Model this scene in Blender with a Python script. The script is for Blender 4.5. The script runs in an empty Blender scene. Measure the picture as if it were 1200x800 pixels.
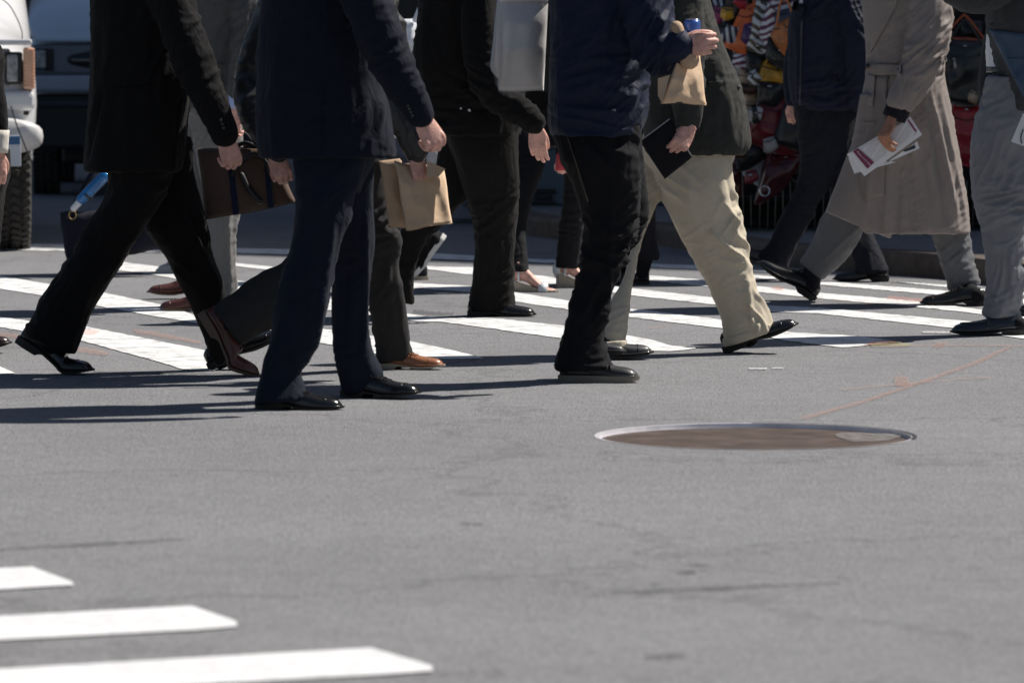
import bpy, bmesh, math, random
import numpy as np
from mathutils import Vector, Matrix
from mathutils.bvhtree import BVHTree

# ------------------------------------------------------------------ camera, world, sun
scene = bpy.context.scene
COL = scene.collection
PI = math.pi
R = math.radians
CAM_H, FPX, HOR = 1.25, 5700.0, 37.0
PITCH = math.atan((400 - HOR) / FPX)
cam = bpy.data.objects.new('camera', bpy.data.cameras.new('camera'))
COL.objects.link(cam)
cam.location = (0, 0, CAM_H)
cam.rotation_euler = (PI / 2 - PITCH, 0, 0)
cam.data.sensor_width = 36
cam.data.lens = 36 * FPX / 1200
cam.data.clip_end = 600
cam.data.dof.use_dof = True
cam.data.dof.focus_distance = 19.3
cam.data.dof.aperture_fstop = 6.3
scene.camera = cam

SUN_AZ, SUN_EL = R(27), R(50)            # azimuth from +X towards +Y
SUNV = Vector((math.cos(SUN_AZ) * math.cos(SUN_EL), math.sin(SUN_AZ) * math.cos(SUN_EL), math.sin(SUN_EL)))
w = bpy.data.worlds.new('World'); scene.world = w; w.use_nodes = True
sky = w.node_tree.nodes.new('ShaderNodeTexSky')
sky.sky_type = 'NISHITA'; sky.sun_disc = False
sky.sun_elevation = SUN_EL
sky.sun_rotation = math.atan2(SUNV.x, SUNV.y)
bgn = w.node_tree.nodes['Background']
w.node_tree.links.new(sky.outputs[0], bgn.inputs[0])
bgn.inputs[1].default_value = 0.046
sun = bpy.data.objects.new('sun', bpy.data.lights.new('sun', 'SUN')); COL.objects.link(sun)
sun.data.energy = 4.8; sun.data.angle = R(0.55); sun.data.color = (1, 0.95, 0.88)
sun.rotation_euler = (-SUNV).to_track_quat('-Z', 'Y').to_euler()
sun.location = SUNV * 50
scene.view_settings.view_transform = 'Standard'
scene.view_settings.look = 'None'
scene.view_settings.gamma = 1
scene.view_settings.exposure = 0.32

# ------------------------------------------------------------------ pixel helpers (photo pixels 1200x800)
FV = np.array([0, math.cos(PITCH), -math.sin(PITCH)])
UV = np.array([0, math.sin(PITCH), math.cos(PITCH)])
RV = np.array([1.0, 0, 0])
C0 = np.array([0, 0, CAM_H])
def P(x, y, Y):
    d = FV * FPX + RV * (x - 600) + UV * (400 - y)
    return C0 + d * (Y / d[1])
def G(x, y, z=0.0):
    d = FV * FPX + RV * (x - 600) + UV * (400 - y)
    return C0 + d * ((z - CAM_H) / d[2])
def GD(y):                                # depth of the ground point on row y
    return float(G(600, y)[1])

# ------------------------------------------------------------------ numpy noise
_rng = np.random.RandomState(7)
_perm = np.concatenate([_rng.permutation(256)] * 3)
_grad = _rng.randn(256, 3); _grad /= np.linalg.norm(_grad, axis=1)[:, None]
def gd(p, y):                             # depth offset of the ground row from a person's plane
    return GD(y) - p.Y
def noise3(p):
    p = np.asarray(p, float)
    i = np.floor(p).astype(int); f = p - i
    u = f * f * f * (f * (f * 6 - 15) + 10)
    i &= 255
    r = 0
    for dx in (0, 1):
        for dy in (0, 1):
            for dz in (0, 1):
                h = _perm[_perm[_perm[(i[:, 0] + dx) & 255] + ((i[:, 1] + dy) & 255)] + ((i[:, 2] + dz) & 255)]
                g = _grad[h]
                dot = g[:, 0] * (f[:, 0] - dx) + g[:, 1] * (f[:, 1] - dy) + g[:, 2] * (f[:, 2] - dz)
                wx = u[:, 0] if dx else 1 - u[:, 0]
                wy = u[:, 1] if dy else 1 - u[:, 1]
                wz = u[:, 2] if dz else 1 - u[:, 2]
                r = r + dot * wx * wy * wz
    return r * 1.6

# ------------------------------------------------------------------ materials
MATS = {}
def newmat(name):
    m = bpy.data.materials.new(name); m.use_nodes = True
    return m, m.node_tree, m.node_tree.nodes['Principled BSDF']
def N(nt, t, **kw):
    n = nt.nodes.new(t)
    for k, v in kw.items():
        if k.startswith('i_'):
            n.inputs[k[2:].replace('_', ' ')].default_value = v
        else:
            setattr(n, k, v)
    return n
def rgba(c): return (c[0], c[1], c[2], 1)
def basic(name, col, rough=0.5, metal=0.0, var=0.12, vscale=6.0, bump=0.0, bscale=40.0, coat=0.0, spec=0.5, sheen=0.0, sss=0.0):
    if name in MATS: return MATS[name]
    m, nt, b = newmat(name)
    b.inputs['Roughness'].default_value = rough
    b.inputs['Metallic'].default_value = metal
    b.inputs['Coat Weight'].default_value = coat
    b.inputs['Coat Roughness'].default_value = 0.12
    b.inputs['Specular IOR Level'].default_value = spec
    if sheen:
        b.inputs['Sheen Weight'].default_value = sheen
        b.inputs['Sheen Roughness'].default_value = 0.5
    if sss:
        b.inputs['Subsurface Weight'].default_value = sss
        b.inputs['Subsurface Radius'].default_value = (0.010, 0.004, 0.002)
        b.inputs['Subsurface Scale'].default_value = 1.0
    tc = N(nt, 'ShaderNodeTexCoord')
    n = N(nt, 'ShaderNodeTexNoise', i_Scale=vscale, i_Detail=6.0, i_Roughness=0.6)
    nt.links.new(tc.outputs['Object'], n.inputs['Vector'])
    r = N(nt, 'ShaderNodeValToRGB')
    r.color_ramp.elements[0].position = 0.3; r.color_ramp.elements[1].position = 0.7
    r.color_ramp.elements[0].color = rgba([c * (1 - var) for c in col])
    r.color_ramp.elements[1].color = rgba([min(1, c * (1 + var)) for c in col])
    nt.links.new(n.outputs['Fac'], r.inputs[0]); nt.links.new(r.outputs[0], b.inputs['Base Color'])
    if bump:
        n2 = N(nt, 'ShaderNodeTexNoise', i_Scale=bscale, i_Detail=4.0)
        nt.links.new(tc.outputs['Object'], n2.inputs['Vector'])
        bp = N(nt, 'ShaderNodeBump', i_Strength=1.0, i_Distance=bump)
        nt.links.new(n2.outputs['Fac'], bp.inputs['Height']); nt.links.new(bp.outputs[0], b.inputs['Normal'])
    MATS[name] = m
    return m
def fabric(name, col, rough=0.85, sheen=0.03, var=0.1, stripe=0.0, weave=0.0004, crease=0.009, cs=19.0):
    """Cloth: weave bump, soft wrinkles, small colour variation, optional faint pinstripe."""
    if name in MATS: return MATS[name]
    m, nt, b = newmat(name)
    b.inputs['Roughness'].default_value = rough
    b.inputs['Specular IOR Level'].default_value = 0.16
    b.inputs['Sheen Weight'].default_value = sheen
    b.inputs['Sheen Roughness'].default_value = 0.45
    tc = N(nt, 'ShaderNodeTexCoord')
    n = N(nt, 'ShaderNodeTexNoise', i_Scale=9.0, i_Detail=8.0, i_Roughness=0.7)
    nt.links.new(tc.outputs['Object'], n.inputs['Vector'])
    r = N(nt, 'ShaderNodeValToRGB')
    r.color_ramp.elements[0].position = 0.3; r.color_ramp.elements[1].position = 0.72
    r.color_ramp.elements[0].color = rgba([c * (1 - var) for c in col])
    r.color_ramp.elements[1].color = rgba([min(1, c * (1 + var)) for c in col])
    nt.links.new(n.outputs['Fac'], r.inputs[0])
    out = r.outputs[0]
    # fine thread speckle
    n3 = N(nt, 'ShaderNodeTexNoise', i_Scale=420.0, i_Detail=2.0)
    nt.links.new(tc.outputs['Object'], n3.inputs['Vector'])
    mr = N(nt, 'ShaderNodeMapRange'); mr.inputs[1].default_value = 0.3; mr.inputs[2].default_value = 0.7
    mr.inputs[3].default_value = 0.82; mr.inputs[4].default_value = 1.2
    nt.links.new(n3.outputs['Fac'], mr.inputs[0])
    mx = N(nt, 'ShaderNodeVectorMath', operation='SCALE')
    nt.links.new(out, mx.inputs[0]); nt.links.new(mr.outputs[0], mx.inputs['Scale'])
    out = mx.outputs[0]
    if stripe:
        wv = N(nt, 'ShaderNodeTexWave', wave_type='BANDS', bands_direction='X', i_Scale=22.0, i_Distortion=0.6)
        nt.links.new(tc.outputs['Object'], wv.inputs['Vector'])
        mp = N(nt, 'ShaderNodeMapRange'); mp.inputs[1].default_value = 0.9; mp.inputs[2].default_value = 1.0
        mp.inputs[3].default_value = 0.0; mp.inputs[4].default_value = stripe
        nt.links.new(wv.outputs['Fac'], mp.inputs[0])
        ad = N(nt, 'ShaderNodeVectorMath', operation='ADD')
        nt.links.new(out, ad.inputs[0]); nt.links.new(mp.outputs[0], ad.inputs[1])
        out = ad.outputs[0]
    nt.links.new(out, b.inputs['Base Color'])
    n2 = N(nt, 'ShaderNodeTexNoise', i_Scale=cs, i_Detail=3.0, i_Distortion=0.8)
    mpv = N(nt, 'ShaderNodeMapping'); mpv.inputs['Scale'].default_value = (1, 1, 0.55)
    nt.links.new(tc.outputs['Object'], mpv.inputs['Vector']); nt.links.new(mpv.outputs[0], n2.inputs['Vector'])
    bp = N(nt, 'ShaderNodeBump', i_Strength=1.0, i_Distance=crease)
    nt.links.new(n2.outputs['Fac'], bp.inputs['Height'])
    bp2 = N(nt, 'ShaderNodeBump', i_Strength=1.0, i_Distance=weave)
    nt.links.new(n3.outputs['Fac'], bp2.inputs['Height']); nt.links.new(bp.outputs[0], bp2.inputs['Normal'])
    nt.links.new(bp2.outputs[0], b.inputs['Normal'])
    MATS[name] = m
    return m
def crumpled(o_mat, dist=0.004, sc=13.0):
    """adds sharp paper creases to a basic() material"""
    nt = o_mat.node_tree; L = nt.links.new; b = nt.nodes['Principled BSDF']
    tc = N(nt, 'ShaderNodeTexCoord'); nz = N(nt, 'ShaderNodeTexNoise', i_Scale=5.0, i_Detail=3.0); L(tc.outputs['Object'], nz.inputs['Vector'])
    vm = N(nt, 'ShaderNodeVectorMath', operation='MULTIPLY_ADD'); vm.inputs[1].default_value = (.12, .12, .12); L(nz.outputs['Color'], vm.inputs[0]); L(tc.outputs['Object'], vm.inputs[2])
    prev = None
    for s_, d_ in ((sc, dist), (sc * 2.3, dist * .4)):
        v = N(nt, 'ShaderNodeTexVoronoi', feature='F1', i_Scale=s_); L(vm.outputs[0], v.inputs['Vector'])
        bp = N(nt, 'ShaderNodeBump', i_Strength=1.0, i_Distance=d_); L(v.outputs['Distance'], bp.inputs['Height'])
        if prev: L(prev.outputs[0], bp.inputs['Normal'])
        prev = bp
    L(prev.outputs[0], b.inputs['Normal'])
    return o_mat
def leather(name, col, rough=0.28, var=0.15, bump=0.0006):
    return basic(name, col, rough=rough, coat=0.35, bump=bump, bscale=120, var=var, vscale=14)
def skin(name, col):
    return basic(name, col, rough=0.5, sss=0.2, var=0.26, vscale=38, bump=0.0016, bscale=110, spec=0.4)

def asphalt(name, c0, c1, patch=0.12):
    m, nt, b = newmat(name)
    tc = N(nt, 'ShaderNodeTexCoord')
    L = nt.links.new
    big = N(nt, 'ShaderNodeTexNoise', i_Scale=0.38, i_Detail=5.0, i_Roughness=0.6); L(tc.outputs['Object'], big.inputs['Vector'])
    mid = N(nt, 'ShaderNodeTexNoise', i_Scale=7.0, i_Detail=5.0, i_Roughness=0.7); L(tc.outputs['Object'], mid.inputs['Vector'])
    fin = N(nt, 'ShaderNodeTexNoise', i_Scale=140.0, i_Detail=4.0, i_Roughness=0.8); L(tc.outputs['Object'], fin.inputs['Vector'])
    vor = N(nt, 'ShaderNodeTexVoronoi', i_Scale=120.0); L(tc.outputs['Object'], vor.inputs['Vector'])
    # fine aggregate
    a = N(nt, 'ShaderNodeValToRGB'); a.color_ramp.elements[0].position = 0.3; a.color_ramp.elements[1].position = 0.72
    a.color_ramp.elements[0].color = rgba(c0); a.color_ramp.elements[1].color = rgba(c1)
    L(fin.outputs['Fac'], a.inputs[0])
    # per-stone tone
    st = N(nt, 'ShaderNodeMapRange'); st.inputs[3].default_value = 0.80; st.inputs[4].default_value = 1.24
    sep = N(nt, 'ShaderNodeSeparateColor'); L(vor.outputs['Color'], sep.inputs[0]); L(sep.outputs[0], st.inputs[0])
    bm = N(nt, 'ShaderNodeMapRange'); bm.inputs[1].default_value = 0.3; bm.inputs[2].default_value = 0.7
    bm.inputs[3].default_value = 1 - patch; bm.inputs[4].default_value = 1 + patch; L(big.outputs['Fac'], bm.inputs[0])
    mm = N(nt, 'ShaderNodeMapRange'); mm.inputs[1].default_value = 0.3; mm.inputs[2].default_value = 0.7
    mm.inputs[3].default_value = 0.92; mm.inputs[4].default_value = 1.08; L(mid.outputs['Fac'], mm.inputs[0])
    k1 = N(nt, 'ShaderNodeMath', operation='MULTIPLY'); L(st.outputs[0], k1.inputs[0]); L(bm.outputs[0], k1.inputs[1])
    k2 = N(nt, 'ShaderNodeMath', operation='MULTIPLY'); L(k1.outputs[0], k2.inputs[0]); L(mm.outputs[0], k2.inputs[1])
    sc = N(nt, 'ShaderNodeVectorMath', operation='SCALE'); L(a.outputs[0], sc.inputs[0]); L(k2.outputs[0], sc.inputs['Scale'])
    # rare pale specks
    vs = N(nt, 'ShaderNodeTexVoronoi', i_Scale=9.0); L(tc.outputs['Object'], vs.inputs['Vector'])
    sp = N(nt, 'ShaderNodeMath', operation='LESS_THAN'); sp.inputs[1].default_value = 0.05; L(vs.outputs['Distance'], sp.inputs[0])
    mix = N(nt, 'ShaderNodeMix', data_type='RGBA'); mix.inputs['B'].default_value = (0.42, 0.42, 0.42, 1)
    sp2 = N(nt, 'ShaderNodeMath', operation='MULTIPLY'); sp2.inputs[1].default_value = 0.6; L(sp.outputs[0], sp2.inputs[0])
    L(sp2.outputs[0], mix.inputs['Factor']); L(sc.outputs[0], mix.inputs['A'])
    L(mix.outputs['Result'], b.inputs['Base Color'])
    # hairline cracks and dark gum / oil spots
    wn = N(nt, 'ShaderNodeTexNoise', i_Scale=1.6, i_Detail=6.0, i_Roughness=0.7); L(tc.outputs['Object'], wn.inputs['Vector'])
    vm = N(nt, 'ShaderNodeVectorMath', operation='MULTIPLY_ADD'); vm.inputs[1].default_value = (1.1, 1.1, 1.1); L(wn.outputs['Color'], vm.inputs[0]); L(tc.outputs['Object'], vm.inputs[2])
    ve = N(nt, 'ShaderNodeTexVoronoi', feature='DISTANCE_TO_EDGE', i_Scale=0.42); L(vm.outputs[0], ve.inputs['Vector'])
    ce = N(nt, 'ShaderNodeMapRange'); ce.inputs[1].default_value = 0.0; ce.inputs[2].default_value = 0.012; ce.inputs[3].default_value = 0.72; ce.inputs[4].default_value = 1.0; L(ve.outputs['Distance'], ce.inputs[0])
    vg = N(nt, 'ShaderNodeTexVoronoi', i_Scale=2.3); L(tc.outputs['Object'], vg.inputs['Vector'])
    cg = N(nt, 'ShaderNodeMapRange'); cg.inputs[1].default_value = 0.035; cg.inputs[2].default_value = 0.06; cg.inputs[3].default_value = 0.72; cg.inputs[4].default_value = 1.0; L(vg.outputs['Distance'], cg.inputs[0])
    kk = N(nt, 'ShaderNodeMath', operation='MULTIPLY'); L(ce.outputs[0], kk.inputs[0]); L(cg.outputs[0], kk.inputs[1])
    s2 = N(nt, 'ShaderNodeVectorMath', operation='SCALE'); L(mix.outputs['Result'], s2.inputs[0]); L(kk.outputs[0], s2.inputs['Scale']); L(s2.outputs[0], b.inputs['Base Color'])
    b.inputs['Roughness'].default_value = 0.85
    b.inputs['Specular IOR Level'].default_value = 0.3
    bp = N(nt, 'ShaderNodeBump', i_Strength=0.8, i_Distance=0.0035)
    add = N(nt, 'ShaderNodeMath', operation='ADD'); L(fin.outputs['Fac'], add.inputs[0]); L(vor.outputs['Distance'], add.inputs[1])
    L(add.outputs[0], bp.inputs['Height']); L(bp.outputs[0], b.inputs['Normal'])
    return m
def paint(name, col, under=(0.2, 0.2, 0.2), wear=0.5, scale=9.0, soft=0.06, alpha=None):
    """road paint worn through to the asphalt in irregular spots"""
    m, nt, b = newmat(name)
    L = nt.links.new
    tc = N(nt, 'ShaderNodeTexCoord')
    n1 = N(nt, 'ShaderNodeTexNoise', i_Scale=scale, i_Detail=8.0, i_Roughness=0.72); L(tc.outputs['Object'], n1.inputs['Vector'])
    n2 = N(nt, 'ShaderNodeTexNoise', i_Scale=110.0, i_Detail=2.0); L(tc.outputs['Object'], n2.inputs['Vector'])
    s = N(nt, 'ShaderNodeMath', operation='MULTIPLY_ADD'); s.inputs[1].default_value = 0.25; L(n2.outputs['Fac'], s.inputs[0]); L(n1.outputs['Fac'], s.inputs[2])
    mr = N(nt, 'ShaderNodeMapRange'); t = 0.42 + wear * 0.3
    mr.inputs[1].default_value = t - soft; mr.inputs[2].default_value = t + soft; L(s.outputs[0], mr.inputs[0])
    c1 = N(nt, 'ShaderNodeMix', data_type='RGBA'); c1.inputs['A'].default_value = rgba(under); c1.inputs['B'].default_value = rgba(col)
    L(mr.outputs[0], c1.inputs['Factor'])
    n3 = N(nt, 'ShaderNodeTexNoise', i_Scale=3.0, i_Detail=5.0); L(tc.outputs['Object'], n3.inputs['Vector'])
    g = N(nt, 'ShaderNodeMapRange'); g.inputs[1].default_value = 0.3; g.inputs[2].default_value = 0.7; g.inputs[3].default_value = 0.9; g.inputs[4].default_value = 1.04
    L(n3.outputs['Fac'], g.inputs[0])
    sc = N(nt, 'ShaderNodeVectorMath', operation='SCALE'); L(c1.outputs['Result'], sc.inputs[0]); L(g.outputs[0], sc.inputs['Scale'])
    L(sc.outputs[0], b.inputs['Base Color'])
    if alpha:
        ma = N(nt, 'ShaderNodeMath', operation='MULTIPLY'); ma.inputs[1].default_value = alpha
        L(mr.outputs[0], ma.inputs[0]); L(ma.outputs[0], b.inputs['Alpha'])
    b.inputs['Roughness'].default_value = 0.75
    bp = N(nt, 'ShaderNodeBump', i_Strength=0.5, i_Distance=0.002); L(n2.outputs['Fac'], bp.inputs['Height']); L(bp.outputs[0], b.inputs['Normal'])
    return m

M_ASPH = asphalt('asphalt', (0.118, 0.119, 0.126), (0.292, 0.292, 0.300), 0.11)
M_WALK = asphalt('sidewalk_concrete', (0.16, 0.165, 0.17), (0.26, 0.26, 0.265), 0.1)
M_PAINT = paint('white_paint_worn', (0.78, 0.78, 0.775), (0.30, 0.295, 0.295), wear=0.44, scale=9, soft=0.09)
M_PAINT2 = paint('white_paint_fresh', (0.76, 0.76, 0.765), (0.52, 0.52, 0.53), wear=0.30, scale=18, soft=0.2)
M_CHIP = paint('white_paint_flakes', (0.75, 0.75, 0.75), (0.7, 0.7, 0.7), wear=0.6, scale=60, soft=0.1, alpha=0.8)
M_ORANGE = paint('orange_marking_paint', (0.62, 0.27, 0.17), (0.62, 0.27, 0.17), wear=0.70, scale=30, soft=0.18, alpha=0.36)
M_ORANGE2 = paint('orange_paint_on_white', (0.85, 0.30, 0.18), (0.85, 0.3, 0.18), wear=0.66, scale=30, soft=0.2, alpha=0.4)
M_YELLOW = paint('old_yellow_paint', (0.55, 0.48, 0.2), (0.5, 0.45, 0.2), wear=0.62, scale=30, soft=.15, alpha=0.45)
M_TAR = paint('tar_crack', (0.07, 0.07, 0.08), (0.07, 0.07, 0.08), wear=0.40, scale=12, soft=0.2, alpha=0.42)
M_KERB = basic('granite_kerb', (0.11, 0.085, 0.07), rough=0.7, var=0.35, vscale=12, bump=0.003, bscale=90)

# ------------------------------------------------------------------ object helpers
def link(o): COL.objects.link(o); return o
def setp(o, label=None, cat=None, group=None, kind=None):
    if label: o['label'] = label
    if cat: o['category'] = cat
    if group: o['group'] = group
    if kind: o['kind'] = kind
    return o
def empty(name, loc, label, cat, group=None):
    e = bpy.data.objects.new(name, None); link(e); e.location = loc; e.empty_display_size = 0.2
    return setp(e, label, cat, group)
def wl(o):
    """world location of an object from its parent chain (parents carry translation only)"""
    v = Vector(o.location)
    while o.parent: o = o.parent; v += o.location
    return v
def mkmesh(name, verts, faces, mat, parent=None, smooth=True, base=None):
    """one mesh object; verts are world coordinates"""
    verts = np.asarray(verts, float)
    if base is None:
        base = wl(parent) if parent is not None else Vector(verts.mean(axis=0))
    base = np.array(base)
    me = bpy.data.meshes.new(name)
    me.from_pydata((verts - base).tolist(), [], faces)
    me.update()
    if smooth: me.polygons.foreach_set('use_smooth', [True] * len(me.polygons))
    o = bpy.data.objects.new(name, me); link(o)
    if parent is not None:
        o.parent = parent; o.location = base - np.array(wl(parent))
    else:
        o.location = base
    if mat is not None:
        for mm in (mat if isinstance(mat, (list, tuple)) else [mat]): me.materials.append(mm)
    return o
class Geo:
    def __init__(s): s.v = []; s.f = []
    def add(s, v, f):
        n = len(s.v); s.v.extend([tuple(map(float, p)) for p in v]); s.f.extend([tuple(i + n for i in q) for q in f]); return s
    def merge(s, g): return s.add(g.v, g.f)
    def obj(s, name, mat, parent=None, smooth=True, base=None): return mkmesh(name, s.v, s.f, mat, parent, smooth, base)
def catmull(pts, n):
    """pts (k,d) -> densified through every point, n segments per span"""
    pts = np.asarray(pts, float)
    if len(pts) < 3:
        return np.array([pts[0] + (pts[-1] - pts[0]) * t for t in np.linspace(0, 1, n * (len(pts) - 1) + 1)])
    P0 = np.vstack([2 * pts[0] - pts[1], pts, 2 * pts[-1] - pts[-2]])
    out = []
    for i in range(1, len(P0) - 2):
        a, b, c, d = P0[i - 1], P0[i], P0[i + 1], P0[i + 2]
        for t in np.linspace(0, 1, n, endpoint=False):
            out.append(0.5 * ((2 * b) + (c - a) * t + (2 * a - 5 * b + 4 * c - d) * t * t + (3 * b - a - 3 * c + d) * t ** 3))
    out.append(pts[-1])
    return np.array(out)
def loft(rings):
    """list of (k,3) rings -> closed tube"""
    k = len(rings[0]); v = []; f = []
    for r in rings: v.extend(r)
    for i in range(len(rings) - 1):
        for j in range(k):
            a = i * k + j; b = i * k + (j + 1) % k
            f.append((a, b, b + k, a + k))
    v.append(np.mean(rings[0], axis=0)); v.append(np.mean(rings[-1], axis=0))
    c0 = len(v) - 2; c1 = len(v) - 1; o = (len(rings) - 1) * k
    for j in range(k):
        f.append((c0, (j + 1) % k, j)); f.append((c1, o + j, o + (j + 1) % k))
    return v, f
def tube(pts, radii, seg=14, ball=True, flat=1.0, side=None, n=4):
    """round tube through 3D points; flat scales the radius along 'side' x tangent"""
    pts = np.asarray(pts, float)
    q = catmull(np.hstack([pts, np.asarray(radii, float)[:, None]]), n)
    c = q[:, :3]; r = np.maximum(q[:, 3], 1e-4)
    rings = []
    up = np.array(side if side is not None else (0.13, 0.97, 0.2), float)
    tg = np.gradient(c, axis=0); tg /= np.linalg.norm(tg, axis=1)[:, None] + 1e-12
    ctr = list(range(len(c)))
    ends = []
    def ring(cc, t, rr):
        e1 = up - t * np.dot(up, t); e1 /= np.linalg.norm(e1) + 1e-12
        e2 = np.cross(t, e1)
        a = np.linspace(0, 2 * PI, seg, endpoint=False)
        return cc + np.outer(np.cos(a), e1) * rr + np.outer(np.sin(a), e2) * rr * flat
    if ball:
        for ph in (80, 55, 28): rings.append(ring(c[0] - tg[0] * r[0] * math.sin(R(ph)), tg[0], r[0] * math.cos(R(ph))))
    for i in ctr: rings.append(ring(c[i], tg[i], r[i]))
    if ball:
        for ph in (28, 55, 80): rings.append(ring(c[-1] + tg[-1] * r[-1] * math.sin(R(ph)), tg[-1], r[-1] * math.cos(R(ph))))
    return loft(rings)
def edgeloft(st, power=2.3, seg=26, n=5):
    """st: list of (L3, R3, b, ydir3) ; ring major axis from L to R, minor b along depth"""
    arr = np.array([np.concatenate([l, r, [b]]) for l, r, b in st])
    q = catmull(arr, n)
    a = np.linspace(0, 2 * PI, seg, endpoint=False)
    ca = np.sign(np.cos(a)) * np.abs(np.cos(a)) ** (2 / power); sa = np.sign(np.sin(a)) * np.abs(np.sin(a)) ** (2 / power)
    rings = []
    for row in q:
        l, r, b = row[:3], row[3:6], max(row[6], 0.004)
        c = (l + r) / 2; e = (r - l) / 2
        rings.append(c + np.outer(ca, e) + np.outer(sa, np.array([0, 1, 0]) * b))
    return loft(rings)
def box(cx, cy, cz, sx, sy, sz, bev=0.0, seg=2, rotz=0.0, rot=None):
    bm = bmesh.new()
    bmesh.ops.create_cube(bm, size=1)
    for v in bm.verts: v.co = Vector((v.co.x * sx, v.co.y * sy, v.co.z * sz))
    if bev > 0: bmesh.ops.bevel(bm, geom=bm.edges[:], offset=bev, segments=seg, affect='EDGES', profile=0.5)
    m = Matrix.Translation((cx, cy, cz)) @ (rot if rot is not None else Matrix.Rotation(rotz, 4, 'Z'))
    v = [tuple(m @ q.co) for q in bm.verts]; f = [tuple(q.index for q in p.verts) for p in bm.faces]
    bm.free()
    return v, f
_tmp = 0
def remesh(g, voxel, smooth=2):
    """voxel union of closed pieces -> (verts, normals, faces)"""
    me = bpy.data.meshes.new('tmp'); me.from_pydata(g.v, [], g.f); me.update()
    o = bpy.data.objects.new('tmp', me); link(o)
    md = o.modifiers.new('r', 'REMESH'); md.mode = 'VOXEL'; md.voxel_size = voxel
    if smooth:
        ms = o.modifiers.new('s', 'SMOOTH'); ms.factor = 0.5; ms.iterations = smooth
    dg = bpy.context.evaluated_depsgraph_get()
    ev = bpy.data.meshes.new_from_object(o.evaluated_get(dg))
    n = len(ev.vertices)
    co = np.empty(n * 3); ev.vertices.foreach_get('co', co)
    no = np.empty(n * 3); ev.vertices.foreach_get('normal', no)
    faces = [tuple(p.vertices) for p in ev.polygons]
    bpy.data.objects.remove(o); bpy.data.meshes.remove(me); bpy.data.meshes.remove(ev)
    return co.reshape(-1, 3), no.reshape(-1, 3), faces
def decimate_obj(o, ratio):
    md = o.modifiers.new('d', 'DECIMATE'); md.ratio = ratio

# ------------------------------------------------------------------ cloth folds
def wrinkle(co, no, crumples, seed, base=0.003, drape=0.0035):
    off = seed * 7.31
    d = base * noise3(co * np.array([9, 9, 5]) + off)
    # soft vertical drape folds, ridge shaped
    nn = noise3(co * np.array([13, 13, 2.6]) + off + 3)
    d += drape * (1 - 2 * np.abs(nn)) * 0.9
    # short slanting tension creases, patchy
    m_ = np.clip(noise3(co * 4.5 + off + 11) * 1.8 + .35, 0, 1)
    q_ = np.stack([co[:, 0] * 9 + co[:, 2] * 6, co[:, 1] * 9, co[:, 2] * 24 - co[:, 0] * 12], 1)
    d += min(drape, .0045) * 0.9 * m_ * (0.7 - np.clip(np.abs(noise3(q_ + off)) * 3, 0, 1.2))
    for (c, r, amp, ang, wl_) in crumples:
        q = co - c
        g = np.exp(-(q ** 2).sum(1) / (r * r))
        ca, sa = math.cos(ang), math.sin(ang)
        al = q[:, 0] * ca + q[:, 2] * sa; ac = -q[:, 0] * sa + q[:, 2] * ca
        wv = noise3(np.stack([al * 6, q[:, 1] * 6, ac * 6], 1) + off) * 0.5
        n1 = noise3(np.stack([ac / wl_ + wv * 1.6, al / (wl_ * 4.5) + off, q[:, 1] / (wl_ * 3.2)], 1) + off * 1.7)
        ridge = 1 - np.clip(np.abs(n1) * 2.6, 0, 1.4)
        d += 1.35 * amp * g * (ridge - 0.35)
    return co + no * d[:, None]
def ridges(co, no, lines):
    """lines: (A3, B3, width m, amp m) explicit fold ridges on the side facing the street camera"""
    d = np.zeros(len(co)); wgt = np.clip(-no[:, 1] * 1.4 + 0.3, 0, 1)
    for a, b, wd, amp in lines:
        a2 = np.array([a[0], a[2]]); b2 = np.array([b[0], b[2]]); p = co[:, [0, 2]]
        ab = b2 - a2; t = np.clip(((p - a2) @ ab) / (ab @ ab), 0, 1)
        dist = np.linalg.norm(p - (a2 + t[:, None] * ab), axis=1)
        taper = np.clip(np.minimum(t, 1 - t) * 5 + 0.25, 0, 1)
        d += amp * np.exp(-(dist / wd) ** 2) * wgt * taper
    return co + no * d[:, None]

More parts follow.
